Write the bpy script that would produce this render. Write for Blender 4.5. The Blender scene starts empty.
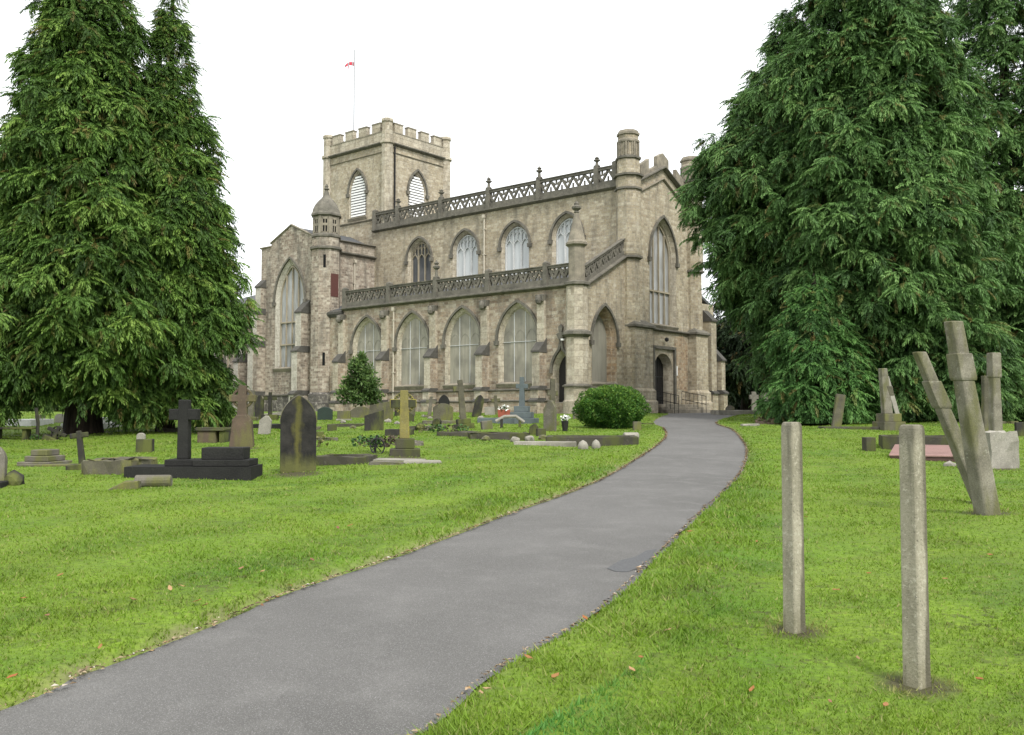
import bpy, bmesh, math, random
import numpy as np
from mathutils import Vector, Matrix
random.seed(7); RNG = np.random.default_rng(11)
SC = bpy.context.scene
COL = SC.collection
R = math.radians

# ------------------------------------------------------------------ camera, sky, sun, exposure
FPX, CX, CY, HZ, EYE = 936.0, 512.0, 367.5, 412.0, 1.6
PITCH = math.atan((HZ - CY) / FPX)
cd = bpy.data.cameras.new('camera'); cam = bpy.data.objects.new('camera', cd); COL.objects.link(cam)
cd.sensor_width = 36; cd.lens = FPX / 1024 * 36; cd.clip_end = 2000; cd.clip_start = .05
cam.location = (0, 0, EYE); cam.rotation_euler = (math.pi / 2 + PITCH, 0, 0)
SC.camera = cam
SUN = Vector((.30, -.62, .80)).normalized()
W = bpy.data.worlds.new('World'); SC.world = W; W.use_nodes = True
nt = W.node_tree; nt.nodes.clear()
sk = nt.nodes.new('ShaderNodeTexSky'); sk.sky_type = 'NISHITA'; sk.sun_disc = False
sk.sun_elevation = math.asin(SUN.z); sk.sun_rotation = math.atan2(SUN.x, SUN.y)
sk.air_density = 1.0; sk.dust_density = 4.0
hs = nt.nodes.new('ShaderNodeHueSaturation'); hs.inputs['Saturation'].default_value = .10
ov = nt.nodes.new('ShaderNodeMix'); ov.data_type = 'RGBA'; ov.inputs[0].default_value = .72   # the even cloud layer
ov.inputs[7].default_value = (9.0, 9.25, 9.5, 1)
bg = nt.nodes.new('ShaderNodeBackground'); bg.inputs['Strength'].default_value = .122
wo = nt.nodes.new('ShaderNodeOutputWorld')
nt.links.new(sk.outputs[0], hs.inputs['Color']); nt.links.new(hs.outputs[0], ov.inputs[6])
nt.links.new(ov.outputs[2], bg.inputs[0]); nt.links.new(bg.outputs[0], wo.inputs[0])
ld = bpy.data.lights.new('sun', 'SUN'); ld.energy = 1.9; ld.angle = R(12); ld.color = (1, .96, .9)
sun = bpy.data.objects.new('sun', ld); COL.objects.link(sun)
sun.rotation_euler = SUN.to_track_quat('Z', 'Y').to_euler(); sun.location = (10, -20, 40)
VS = SC.view_settings
VS.view_transform = 'Standard'; VS.look = 'None'; VS.gamma = 1; VS.use_curve_mapping = False
VS.exposure = .85
SC.cycles.max_bounces = 6; SC.cycles.diffuse_bounces = 3; SC.cycles.transparent_max_bounces = 8
SC.cycles.use_adaptive_sampling = True; SC.cycles.use_denoising = True

# ------------------------------------------------------------------ materials
def newmat(name, rough=.85):
    m = bpy.data.materials.new(name); m.use_nodes = True
    b = m.node_tree.nodes['Principled BSDF']; b.inputs['Roughness'].default_value = rough
    b.inputs['Specular IOR Level'].default_value = .25
    return m, m.node_tree, b
def nn(t, kind, **kw):
    n = t.nodes.new('ShaderNode' + kind)
    for k, v in kw.items():
        if isinstance(getattr(n, k, None), bpy.types.bpy_prop_collection) or k not in dir(n): n.inputs[k].default_value = v
        else: setattr(n, k, v)
    return n
def noise(t, vec, scale, detail=3, rough=.55):
    n = nn(t, 'TexNoise'); n.inputs['Scale'].default_value = scale; n.inputs['Detail'].default_value = detail
    n.inputs['Roughness'].default_value = rough
    if vec is not None: t.links.new(vec, n.inputs['Vector'])
    return n.outputs['Fac']
def ramp(t, fac, stops, interp='LINEAR'):
    n = nn(t, 'ValToRGB'); cr = n.color_ramp; cr.interpolation = interp
    while len(cr.elements) < len(stops): cr.elements.new(.5)
    for e, (p, c) in zip(cr.elements, stops):
        e.position = p; e.color = (c[0], c[1], c[2], 1) if not isinstance(c, (int, float)) else (c, c, c, 1)
    t.links.new(fac, n.inputs[0]); return n.outputs[0]
def mix(t, fac, a, b, mode='MIX'):
    n = nn(t, 'Mix'); n.data_type = 'RGBA'; n.blend_type = mode
    for sock, v in ((n.inputs[0], fac), (n.inputs[6], a), (n.inputs[7], b)):
        if hasattr(v, 'links'): t.links.new(v, sock)
        elif isinstance(v, (int, float)): sock.default_value = v
        else: sock.default_value = (v[0], v[1], v[2], 1)
    return n.outputs[2]
def bump(t, b, h, strength=.5, dist=.02):
    n = nn(t, 'Bump'); n.inputs['Strength'].default_value = strength; n.inputs['Distance'].default_value = dist
    t.links.new(h, n.inputs['Height']); t.links.new(n.outputs[0], b.inputs['Normal'])
def mapping(t, vec, scale):
    n = nn(t, 'Mapping'); n.inputs['Scale'].default_value = scale; t.links.new(vec, n.inputs[0]); return n.outputs[0]

def masonry(name, cols, course=.17, width=.37, mortar=(.36, .32, .26), stain=.62, msize=.012, grime=(.10, .092, .076)):
    m, t, b = newmat(name, .92)
    uv = nn(t, 'UVMap').outputs[0]; ob = nn(t, 'TexCoord').outputs['Object']
    wob = nn(t, 'VectorMath', operation='MULTIPLY_ADD')
    nz = nn(t, 'TexNoise'); nz.inputs['Scale'].default_value = 1.7; t.links.new(uv, nz.inputs['Vector'])
    t.links.new(nz.outputs['Color'], wob.inputs[0]); wob.inputs[1].default_value = (.16, .09, 0); t.links.new(uv, wob.inputs[2])
    wb2 = nn(t, 'VectorMath', operation='MULTIPLY_ADD'); nz2 = nn(t, 'TexNoise'); nz2.inputs['Scale'].default_value = 5.5; t.links.new(uv, nz2.inputs['Vector'])
    t.links.new(nz2.outputs['Color'], wb2.inputs[0]); wb2.inputs[1].default_value = (.09, .055, 0); t.links.new(wob.outputs[0], wb2.inputs[2]); wob = wb2
    br = nn(t, 'TexBrick'); t.links.new(wob.outputs[0], br.inputs['Vector'])
    br.inputs['Color1'].default_value = (0, 0, 0, 1); br.inputs['Color2'].default_value = (1, 1, 1, 1); br.inputs['Mortar'].default_value = (.5, .5, .5, 1)
    br.inputs['Scale'].default_value = 1; br.inputs['Mortar Size'].default_value = msize; br.inputs['Mortar Smooth'].default_value = .4
    br.inputs['Brick Width'].default_value = width; br.inputs['Row Height'].default_value = course; br.offset = .46; br.squash = .7; br.squash_frequency = 3
    n = len(cols)
    c = ramp(t, br.outputs['Color'], [(i / (n - 1), k) for i, k in enumerate(cols)])
    big = noise(t, ob, .35, 4); c = mix(t, ramp(t, big, [(.35, 0), (.7, .3)]), c, cols[n // 2])
    c = mix(t, ramp(t, noise(t, ob, 7, 5, .75), [(.42, 0), (.66, .62)]), c, mix(t, .75, c, (.085, .075, .06)))
    c = mix(t, ramp(t, noise(t, mapping(t, ob, (1, 1, 1.3)), 4.3, 5, .75), [(.54, 0), (.66, .6)]), c, (.52, .49, .41))
    c = mix(t, br.outputs['Fac'], c, mortar)
    st = noise(t, mapping(t, ob, (1.1, 1.1, .22)), 1.3, 5, .6)
    c = mix(t, ramp(t, st, [(.48, 0), (.72, stain)]), c, grime)
    pale = noise(t, mapping(t, ob, (1, 1, .5)), 2.3, 4)
    c = mix(t, ramp(t, pale, [(.56, 0), (.75, .5)]), c, (.50, .46, .38))
    t.links.new(c, b.inputs['Base Color'])
    h = nn(t, 'Math', operation='MULTIPLY_ADD'); t.links.new(noise(t, ob, 14, 4), h.inputs[0]); h.inputs[1].default_value = .8
    inv = nn(t, 'Math', operation='SUBTRACT'); inv.inputs[0].default_value = 1; t.links.new(br.outputs['Fac'], inv.inputs[1]); t.links.new(inv.outputs[0], h.inputs[2])
    bump(t, b, h.outputs[0], .7, .03)
    return m
TAN = [(.26, .215, .145), (.345, .29, .195), (.395, .34, .235), (.49, .435, .32), (.37, .31, .21), (.30, .245, .165)]
PINK = [(.19, .14, .10), (.30, .225, .155), (.335, .265, .185), (.46, .40, .305), (.31, .24, .17), (.225, .17, .12)]
M = {}
M['tan'] = masonry('coursed tan rubble', TAN)
M['pink'] = masonry('pinkish sandstone rubble', PINK, .19, .42)
M['brown'] = masonry('brown pennant rubble', [(.14, .11, .085), (.25, .195, .15), (.30, .245, .19), (.46, .41, .33), (.28, .225, .17), (.18, .145, .11)], .17, .37, stain=.85)
M['ashlar'] = masonry('pale ashlar', [(.30, .26, .19), (.39, .34, .255), (.50, .45, .35), (.36, .32, .245)], .34, .8, (.26, .22, .17), .5, .008)
M['quoin'] = masonry('white limestone quoins', [(.36, .34, .28), (.44, .41, .345), (.50, .47, .40), (.41, .38, .32)], .42, .9, (.33, .30, .25), .25, .01)
M['orange'] = masonry('orange stained rubble', [(.20, .135, .085), (.34, .235, .14), (.40, .33, .22), (.36, .25, .15), (.44, .38, .27), (.25, .17, .11)], .17, .37, (.30, .24, .17), .5)
M['plinth'] = masonry('blackened plinth stone', [(.045, .043, .04), (.08, .075, .07), (.11, .10, .09), (.07, .065, .06)], .25, .6, (.13, .12, .10), .4)

def stone(name, base, dark, lichen=(.42, .42, .33), lf=.35, moss=None, scale=1., rough=.9):
    m, t, b = newmat(name, rough); b.inputs['Specular IOR Level'].default_value = .12; ob = nn(t, 'TexCoord').outputs['Object']
    c = mix(t, ramp(t, noise(t, ob, 2.2 * scale, 5, .65), [(.3, 0), (.7, 1)]), base, dark)
    c = mix(t, ramp(t, noise(t, ob, 9 * scale, 5, .7), [(.58, 0), (.70, lf)]), c, lichen)
    if moss: c = mix(t, ramp(t, noise(t, mapping(t, ob, (1, 1, .35)), 2.6 * scale, 4), [(.46, 0), (.62, .85)]), c, moss)
    c = mix(t, ramp(t, noise(t, ob, 60, 2), [(.35, .0), (.7, .35)]), c, (.05, .05, .045))
    t.links.new(c, b.inputs['Base Color']); bump(t, b, noise(t, ob, 26 * scale, 6, .7), .45, .02); return m
M['weather'] = stone('weathered dark coping', (.20, .185, .15), (.085, .08, .068), (.36, .34, .27), .55)
M['coping'] = stone('grey limestone dressing', (.34, .30, .23), (.16, .145, .115), (.44, .41, .34), .4)
M['trac'] = stone('tracery limestone', (.40, .35, .26), (.30, .26, .19), (.45, .41, .33), .3)
M['tracw'] = stone('pale tracery', (.62, .63, .62), (.50, .51, .50), (.6, .6, .58), .2)
M['lead'] = stone('lead roof', (.11, .115, .12), (.08, .082, .085), (.17, .17, .17), .3)
M['slate'] = stone('stone slate cap', (.105, .10, .088), (.06, .057, .051), (.22, .21, .175), .5)
M['cream'] = newmat('cream painted pipe', .5)[0]; M['cream'].node_tree.nodes['Principled BSDF'].inputs['Base Color'].default_value = (.44, .40, .32, 1)
def plain(key, name, col, rough=.6, metal=0, var=.25, scale=8):
    m, t, b = newmat(name, rough); b.inputs['Metallic'].default_value = metal
    ob = nn(t, 'TexCoord').outputs['Object']
    t.links.new(mix(t, ramp(t, noise(t, ob, scale, 4), [(.3, 0), (.75, var)]), col, tuple(k * .45 for k in col)), b.inputs['Base Color']); M[key] = m
plain('red', 'faded red door paint', (.095, .04, .034)); plain('louvre', 'white painted louvres', (.80, .80, .78), .6, 0, .12)
plain('black', 'black iron', (.018, .018, .018), .5); plain('doorwood', 'dark stained oak', (.022, .020, .018), .6, 0, .5)
plain('dark', 'dark void', (.008, .008, .008), 1); plain('pole', 'grey flagpole paint', (.30, .30, .31), .5); plain('flagred', 'red and white cloth', (.55, .06, .09), .8)
plain('whitefl', 'white petals', (.8, .8, .76), .7); plain('redbox', 'dull red planter', (.28, .08, .05), .7); plain('grnleaf', 'leaf green', (.045, .10, .025), .6, 0, .5, 20)
plain('lamp', 'white plastic lamp', (.75, .75, .73), .4)

def glassmat(key, name, top, low, streak, rough=.28):
    m, t, b = newmat(name, rough); b.inputs['Specular IOR Level'].default_value = .5
    tc = nn(t, 'TexCoord'); ob = tc.outputs['Object']
    c = mix(t, ramp(t, noise(t, mapping(t, ob, (2.5, 2.5, .35)), 1.6, 4), [(.38, 0), (.66, 1)]), top, low)
    c = mix(t, ramp(t, noise(t, mapping(t, ob, (1, 1, 1)), .9, 3), [(.45, 0), (.7, .7)]), c, streak)
    t.links.new(c, b.inputs['Base Color']); bump(t, b, noise(t, ob, 1.2, 2), .12, .05); M[key] = m
glassmat('gl_aisle', 'dusty protective glazing', (.30, .28, .22), (.20, .185, .145), (.12, .112, .09), .5)
glassmat('gl_sky', 'pale blue white window covers', (.50, .52, .52), (.42, .44, .44), (.46, .48, .48), .5)
glassmat('gl_dark', 'old leaded glass', (.10, .105, .11), (.055, .06, .065), (.15, .15, .15), .15)
glassmat('gl_west', 'grey leaded glass', (.36, .37, .37), (.17, .166, .148), (.24, .235, .215), .3)
glassmat('gl_blind', 'grey rendered infill', (.25, .24, .195), (.20, .19, .15), (.16, .15, .12), .85)

# ------------------------------------------------------------------ mesh helpers
def boxuv(me):
    if not me.uv_layers: me.uv_layers.new(name='UVMap')
    uv = me.uv_layers[0].data; V = me.vertices
    for p in me.polygons:
        n = p.normal
        if abs(n.z) > .85: tx, ty = Vector((1, 0, 0)), Vector((0, 1, 0))
        else:
            tx = Vector((-n.y, n.x, 0)).normalized(); ty = Vector((0, 0, 1))
        for li in p.loop_indices:
            co = V[me.loops[li].vertex_index].co; uv[li].uv = (co.dot(tx), co.dot(ty))
class MB:
    def __init__(s): s.bm = bmesh.new(); s.mats = []
    def mi(s, m):
        if isinstance(m, str): m = M[m]
        if m not in s.mats: s.mats.append(m)
        return s.mats.index(m)
    def face(s, vs, m):
        try:
            f = s.bm.faces.new(vs); f.material_index = s.mi(m); return f
        except ValueError: return None
    def verts(s, pts): return [s.bm.verts.new(p) for p in pts]
    def poly(s, pts, m): return s.face(s.verts(pts), m)
    def loft(s, loops, m, cap0=True, cap1=True, closed=True):
        L = [s.verts(l) for l in loops]; n = len(L[0])
        for a, b in zip(L, L[1:]):
            for i in range(n if closed else n - 1):
                j = (i + 1) % n; s.face([a[i], a[j], b[j], b[i]], m)
        if cap0: s.face(L[0][::-1], m)
        if cap1: s.face(L[-1], m)
    def box(s, x0, x1, y0, y1, z0, z1, m, mat=None, taper=0):
        b = [(x0, y0), (x1, y0), (x1, y1), (x0, y1)]; cx, cy = (x0 + x1) / 2, (y0 + y1) / 2
        lo = [(x, y, z0) for x, y in b]; hi = [(x + (cx - x) * taper, y + (cy - y) * taper, z1) for x, y in b]
        if mat is not None: lo = [mat @ Vector(p) for p in lo]; hi = [mat @ Vector(p) for p in hi]
        s.loft([lo, hi], m)
    def lathe(s, cx, cy, prof, m, n=16, rot=0, mat=None):
        L = []
        for r, z in prof:
            l = [Vector((cx + r * math.cos(rot + 2 * math.pi * i / n), cy + r * math.sin(rot + 2 * math.pi * i / n), z)) for i in range(n)]
            L.append([mat @ p for p in l] if mat is not None else l)
        s.loft(L, m)
    def prism(s, out, f, d0, d1, m):
        s.loft([[f(a, z, d0) for a, z in out], [f(a, z, d1) for a, z in out]], m)
    def tube(s, path, r, m, n=6, r1=None):
        path = [Vector(p) for p in path]; L = []
        for i, p in enumerate(path):
            d = (path[min(i + 1, len(path) - 1)] - path[max(i - 1, 0)]).normalized()
            ref = Vector((0, 0, 1)) if abs(d.z) < .9 else Vector((1, 0, 0))
            x = d.cross(ref).normalized(); y = d.cross(x)
            rr = r if r1 is None else r + (r1 - r) * i / (len(path) - 1)
            L.append([p + x * rr * math.cos(2 * math.pi * k / n) + y * rr * math.sin(2 * math.pi * k / n) for k in range(n)])
        s.loft(L, m)
    def build(s, name, parent=None, bevel=0, jitter=0, uv=True, smooth=False, seg=1, norm=True):
        bm = s.bm
        if norm: bmesh.ops.recalc_face_normals(bm, faces=bm.faces)
        if bevel: bmesh.ops.bevel(bm, geom=[e for e in bm.edges if len(e.link_faces) == 2 and e.calc_face_angle(0) > .5], offset=bevel, segments=seg, affect='EDGES', clamp_overlap=True)
        if jitter:
            for v in bm.verts: v.co += Vector((random.uniform(-1, 1), random.uniform(-1, 1), random.uniform(-1, 1))) * jitter
        me = bpy.data.meshes.new(name); bm.to_mesh(me); bm.free()
        for m in s.mats: me.materials.append(m)
        if smooth:
            for p in me.polygons: p.use_smooth = True
        me.update()
        if uv: boxuv(me)
        o = bpy.data.objects.new(name, me); COL.objects.link(o)
        if parent: o.parent = parent
        return o
def tag(o, label, cat, group=None, kind=None):
    if label: o['label'] = label
    if cat: o['category'] = cat
    if group: o['group'] = group
    if kind or label: o['kind'] = kind or 'thing'
    return o
def empty(name, loc, rz=0, tilt=None):
    o = bpy.data.objects.new(name, None); o.empty_display_size = .3; COL.objects.link(o); o.location = loc
    o.rotation_euler = (tilt[0] if tilt else 0, tilt[1] if tilt else 0, rz); return o

# ------------------------------------------------------------------ terrain: the lawn climbs from the viewer to the church
def gbase(x, y):
    k = .08; e = (1.6 - .029 * y) / k
    return 1.6 - k * (np.logaddexp(0, e))
def gnoise(x, y):
    return (.035 * np.sin(.55 * x + 1.3) * np.sin(.43 * y + .7) + .02 * np.sin(1.3 * x + .6 * y) + .014 * np.sin(2.3 * y - 1.1 * x + 2)) * np.clip(y / 8, 0, 1) * np.clip((70 - y) / 20, 0, 1)
def ray(px, py):
    c, s = math.cos(PITCH), math.sin(PITCH); z = -(py - CY)
    return Vector((px - CX, c * FPX - s * z, s * FPX + c * z))
def hit(px, py):
    d = ray(px, py); lo, hi = 0., .2
    for _ in range(60):
        t = (lo + hi) / 2; y = d.y * t
        if EYE + d.z * t > float(gbase(d.x * t, y)): lo = t
        else: hi = t
    return Vector((d.x * lo, d.y * lo, EYE + d.z * lo))
PL = [(0, 710), (78, 675), (156, 648), (203, 628), (266, 601), (332, 578), (398, 556), (460, 533), (517, 511), (560, 496), (600, 480), (630, 463), (658, 444.5), (666, 435), (663, 428), (654, 421)]
PR = [(427, 730), (478, 683), (529, 652), (595, 613), (634, 578), (654, 559), (691, 522), (724, 491), (740, 473), (746, 459), (745, 444.5), (733, 430), (718, 421)]
pl = [hit(*p) for p in PL]; pr = [hit(*p) for p in PR]
pl = [Vector((-6.4, -1.2, 0)), Vector((-3.6, 2.7, 0))] + pl
pr = [Vector((-2.0, 1.2, 0)), Vector((-.95, 3.3, 0))] + pr
CO = Vector((6.93, 55.0, 1.6)); XN = Vector((.7695, -.6387, 0)); YW = Vector((.6387, .7695, 0))
def cw(u, v, z=0): return CO - XN * u + YW * v + Vector((0, 0, z))
pl += [cw(-3.2, -1.0)]; pr += [cw(-4.6, 7.2)]
def resample(P, n):
    P = [np.array((p[0], p[1])) for p in P]
    # smooth with Catmull-Rom
    Q = []
    for i in range(len(P) - 1):
        p0, p1, p2, p3 = P[max(i - 1, 0)], P[i], P[i + 1], P[min(i + 2, len(P) - 1)]
        for t in np.linspace(0, 1, 12, endpoint=False):
            Q.append(.5 * (2 * p1 + (p2 - p0) * t + (2 * p0 - 5 * p1 + 4 * p2 - p3) * t * t + (3 * p1 - p0 - 3 * p2 + p3) * t ** 3))
    Q.append(P[-1]); Q = np.array(Q); s = np.r_[0, np.cumsum(np.linalg.norm(np.diff(Q, axis=0), axis=1))]
    g = np.linspace(0, s[-1], n); return np.c_[np.interp(g, s, Q[:, 0]), np.interp(g, s, Q[:, 1])]
NP = 280
el, er = resample(pl, NP), resample(pr, NP)
apron = np.array([cw(-3.2, -1.0)[:2], cw(-1.2, -.9)[:2], cw(-.35, .2)[:2], cw(-.35, 8)[:2], cw(-1.3, 9)[:2], cw(-4.6, 7.2)[:2]])
POLY = np.r_[el, apron[1:-1], er[::-1]]
def segdist(x, y):
    """signed distance to the path outline (negative inside)"""
    P = np.c_[np.ravel(x), np.ravel(y)]; d2 = np.full(len(P), 1e9); ins = np.zeros(len(P), bool)
    n = len(POLY)
    for i in range(n):
        a, b = POLY[i], POLY[(i + 1) % n]; ab = b - a
        t = np.clip(((P - a) @ ab) / (ab @ ab + 1e-12), 0, 1); q = P - (a + t[:, None] * ab); d2 = np.minimum(d2, (q * q).sum(1))
        c = (a[1] > P[:, 1]) != (b[1] > P[:, 1])
        ins ^= c & (P[:, 0] < (b[0] - a[0]) * (P[:, 1] - a[1]) / (b[1] - a[1] + 1e-12) + a[0])
    d = np.sqrt(d2); return np.where(ins, -d, d).reshape(np.shape(x))
def ground(x, y, d=None):
    x = np.asarray(x, float); y = np.asarray(y, float)
    if d is None: d = segdist(x, y)
    e = np.clip((d + .02) / .12, 0, 1); e = e * e * (3 - 2 * e)
    lip = (.025 + .045 * (x > .55 * y - 2.2)) * np.exp(-((d - .38) / .32) ** 2) * (d > 0) * np.clip((30 - y) / 15, 0, 1)
    return gbase(x, y) + gnoise(x, y) * np.clip(d / 1.5, 0, 1) - .05 + .085 * e + lip * e
def G(px, py):
    p = hit(px, py); p.z = float(ground(p.x, p.y)) - .02; return p, p.y / FPX

def grid_mesh(name, V, nx, ny, m):
    idx = np.arange(nx * ny).reshape(ny, nx)
    F = np.stack([idx[:-1, :-1], idx[:-1, 1:], idx[1:, 1:], idx[1:, :-1]], -1).reshape(-1, 4)
    return raw_mesh(name, V, F, m)
def raw_mesh(name, V, F, m, attr=None, parent=None):
    me = bpy.data.meshes.new(name); k = F.shape[1]
    me.vertices.add(len(V)); me.vertices.foreach_set('co', np.ascontiguousarray(V, np.float32).ravel())
    me.loops.add(F.size); me.loops.foreach_set('vertex_index', np.ascontiguousarray(F, np.int32).ravel())
    me.polygons.add(len(F)); me.polygons.foreach_set('loop_start', np.arange(0, F.size, k, dtype=np.int32))
    me.update(calc_edges=True)
    if attr is not None:
        a = me.color_attributes.new('tint', 'FLOAT_COLOR', 'POINT'); a.data.foreach_set('color', np.ascontiguousarray(attr, np.float32).ravel())
    me.materials.append(m)
    o = bpy.data.objects.new(name, me); COL.objects.link(o)
    if parent: o.parent = parent
    return o

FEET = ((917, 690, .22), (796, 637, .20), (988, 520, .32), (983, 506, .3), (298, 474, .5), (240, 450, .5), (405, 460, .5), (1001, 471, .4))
def mow(d, y): return np.clip(.5 + .75 * np.sin(2 * np.pi * d / 1.9 + .25 * y), 0, 1)
def lawn_colour(t, blade):
    pos = nn(t, 'NewGeometry').outputs['Position']
    g1, g2, g3 = (.084, .172, .010), (.148, .226, .016), (.045, .112, .009)
    c = mix(t, ramp(t, noise(t, pos, .55, 4), [(.38, 0), (.62, 1)]), g1, g2)
    c = mix(t, ramp(t, noise(t, pos, 1.6, 4), [(.5, 0), (.66, .8)]), c, g3)
    c = mix(t, ramp(t, noise(t, pos, .9, 3), [(.60, 0), (.72, .65)]), c, (.185, .25, .03))
    c = mix(t, ramp(t, noise(t, mapping(t, pos, (.8, 1.6, 1)), 2.1, 5, .7), [(.575, 0), (.66, .7)]), c, (.105, .10, .03))
    c = mix(t, ramp(t, noise(t, mapping(t, pos, (.9, 2.6, 1)), 1.0, 5, .7), [(.45, 0), (.62, .7)]), c, (.060, .105, .010))
    c = mix(t, ramp(t, noise(t, pos, 3.2, 4, .7), [(.58, 0), (.74, .6)]), c, (.17, .175, .035))
    c = mix(t, ramp(t, noise(t, pos, 5.5, 5, .75), [(.56, 0), (.64, .85)]), c, (.055, .050, .018))
    c = mix(t, ramp(t, noise(t, pos, .28, 3), [(.42, 0), (.66, .55)]), c, (.125, .185, .014))
    sa = nn(t, 'Attribute', attribute_name='tint' if blade else 'soil'); ss_ = nn(t, 'SeparateColor'); t.links.new(sa.outputs['Color'], ss_.inputs[0])
    c = mix(t, ramp(t, ss_.outputs[2 if blade else 1], [(0, 0), (1, .34)]), c, (.175, .265, .026))
    if blade:
        a = nn(t, 'Attribute', attribute_name='tint'); sep = nn(t, 'SeparateColor'); t.links.new(a.outputs['Color'], sep.inputs[0])
        c = mix(t, ramp(t, sep.outputs[0], [(0, 0), (1, .7)]), c, (.17, .29, .022)); c = mix(t, ramp(t, sep.outputs[1], [(.8, 0), (1, .8)]), c, (.30, .27, .11)); c = mix(t, a.outputs['Alpha'], (.075, .235, .045), c)
    return c, pos
mg, t, b = newmat('lawn soil and moss', .95)
c, pos = lawn_colour(t, False)
c = mix(t, ramp(t, noise(t, pos, 22, 4), [(.35, .0), (.65, .6)]), c, (.055, .085, .014))
at_ = nn(t, 'Attribute', attribute_name='soil'); mu = nn(t, 'Math', operation='MULTIPLY'); sr_ = nn(t, 'SeparateColor'); t.links.new(at_.outputs['Color'], sr_.inputs[0]); t.links.new(sr_.outputs[0], mu.inputs[0]); t.links.new(ramp(t, noise(t, pos, 3.5, 4), [(.35, .25), (.6, 1)]), mu.inputs[1])
c = mix(t, mu.outputs[0], c, mix(t, noise(t, pos, 40, 3), (.10, .08, .045), (.26, .22, .14)))
c = mix(t, ramp(t, sr_.outputs[2], [(.25, 0), (.7, .9)]), c, mix(t, noise(t, pos, 30, 3), (.025, .02, .012), (.085, .07, .04))); t.links.new(c, b.inputs['Base Color'])  # dark soil at the feet, with contact shade painted into the same colour
bump(t, b, noise(t, pos, 30, 4), .6, .03)
mb, t, b = newmat('grass blades', .6); c, pos = lawn_colour(t, True)
t.links.new(c, b.inputs['Base Color']); b.inputs['Specular IOR Level'].default_value = .3
tr = nn(t, 'BsdfTranslucent'); t.links.new(c, tr.inputs[0]); ms = nn(t, 'MixShader'); ms.inputs[0].default_value = .3
t.links.new(b.outputs[0], ms.inputs[1]); t.links.new(tr.outputs[0], ms.inputs[2]); t.links.new(ms.outputs[0], t.nodes['Material Output'].inputs[0])

xs = np.unique(np.round(np.r_[-600, -300, -150, -80, -50, -40, np.arange(-32, -6, .8), np.arange(-6, 9, .11), np.arange(9, 40, .8), 50, 80, 150, 300, 600], 3))
ys = np.unique(np.round(np.r_[-60, -20, -8, -3, 0, np.arange(1.5, 26, .11), np.arange(26, 64, .5), 70, 80, 100, 140, 200, 300, 500, 900], 3))
XX, YY = np.meshgrid(xs, ys); DD = segdist(XX, YY)
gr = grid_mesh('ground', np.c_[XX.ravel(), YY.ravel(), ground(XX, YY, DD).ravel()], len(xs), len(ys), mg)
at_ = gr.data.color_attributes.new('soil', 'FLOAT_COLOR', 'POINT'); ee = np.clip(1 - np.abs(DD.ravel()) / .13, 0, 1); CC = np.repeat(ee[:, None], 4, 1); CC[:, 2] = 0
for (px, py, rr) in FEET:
    q = hit(px, py); CC[:, 2] = np.maximum(CC[:, 2], np.exp(-(((XX.ravel() - q.x) ** 2 + (YY.ravel() - q.y) ** 2) / rr ** 2)))  # blue channel: rings of dark soil and painted contact shade round each foot
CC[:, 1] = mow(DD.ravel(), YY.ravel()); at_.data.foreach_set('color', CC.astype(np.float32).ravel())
for p in gr.data.polygons: p.use_smooth = True
tag(gr, None, None, kind='structure')

# the asphalt path, one sheet with a slight camber, running on into the apron by the west door
ma, t, b = newmat('worn asphalt', .9); pos = nn(t, 'NewGeometry').outputs['Position']
c = mix(t, ramp(t, noise(t, pos, .5, 4), [(.35, 0), (.65, 1)]), (.102, .099, .092), (.134, .130, .122))
c = mix(t, ramp(t, noise(t, pos, 2.6, 4), [(.5, 0), (.68, .5)]), c, (.165, .160, .150))
vo = nn(t, 'TexVoronoi'); vo.inputs['Scale'].default_value = 230; t.links.new(pos, vo.inputs['Vector'])
sp = nn(t, 'SeparateColor'); t.links.new(vo.outputs['Color'], sp.inputs[0])
c = mix(t, ramp(t, sp.outputs[0], [(.2, .45), (.55, 0)]), c, (.065, .064, .065)); c = mix(t, ramp(t, sp.outputs[1], [(.80, 0), (.97, .6)]), c, (.27, .265, .26))
t.links.new(c, b.inputs['Base Color']); bump(t, b, vo.outputs['Distance'], .5, .008)
V = []; NC = 9
rag = RNG.normal(0, 1, (2, NP)); rag = np.array([np.convolve(r, [.25, .5, .25], 'same') for r in rag]) * .06
for i in range(NP):
    for j in range(NC):
        s = j / (NC - 1); p = el[i] * (1 - s) + er[i] * s
        dirn = er[i] - el[i]; dirn = dirn / (np.linalg.norm(dirn) + 1e-9)
        if j == 0: p = p - dirn * (.03 + rag[0, i])
        if j == NC - 1: p = p + dirn * (.03 + rag[1, i])
        V.append((p[0], p[1], float(gbase(p[0], p[1])) + .012 * (1 - (2 * s - 1) ** 2) - .012))
pa = grid_mesh('path', np.array(V), NC, NP, ma)
for p in pa.data.polygons: p.use_smooth = True
tag(pa, None, None, kind='structure')
q = MB(); q.poly([(p[0], p[1], float(gbase(p[0], p[1])) - .02) for p in apron], ma); tag(q.build('pavement', uv=False), None, None, kind='structure')
mp, t, b = newmat('darker asphalt patch', .85); pos = nn(t, 'NewGeometry').outputs['Position']
t.links.new(mix(t, ramp(t, noise(t, pos, 60, 3), [(.35, 0), (.7, 1)]), (.068, .069, .071), (.105, .106, .107)), b.inputs['Base Color'])
ss = np.linspace(0, 1, 41)[None, :, None]; gp = el[:, None] * (1 - ss) + er[:, None] * ss; gs = np.broadcast_to(ss[..., 0], gp.shape[:2]).ravel(); gp = gp.reshape(-1, 2)
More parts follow.
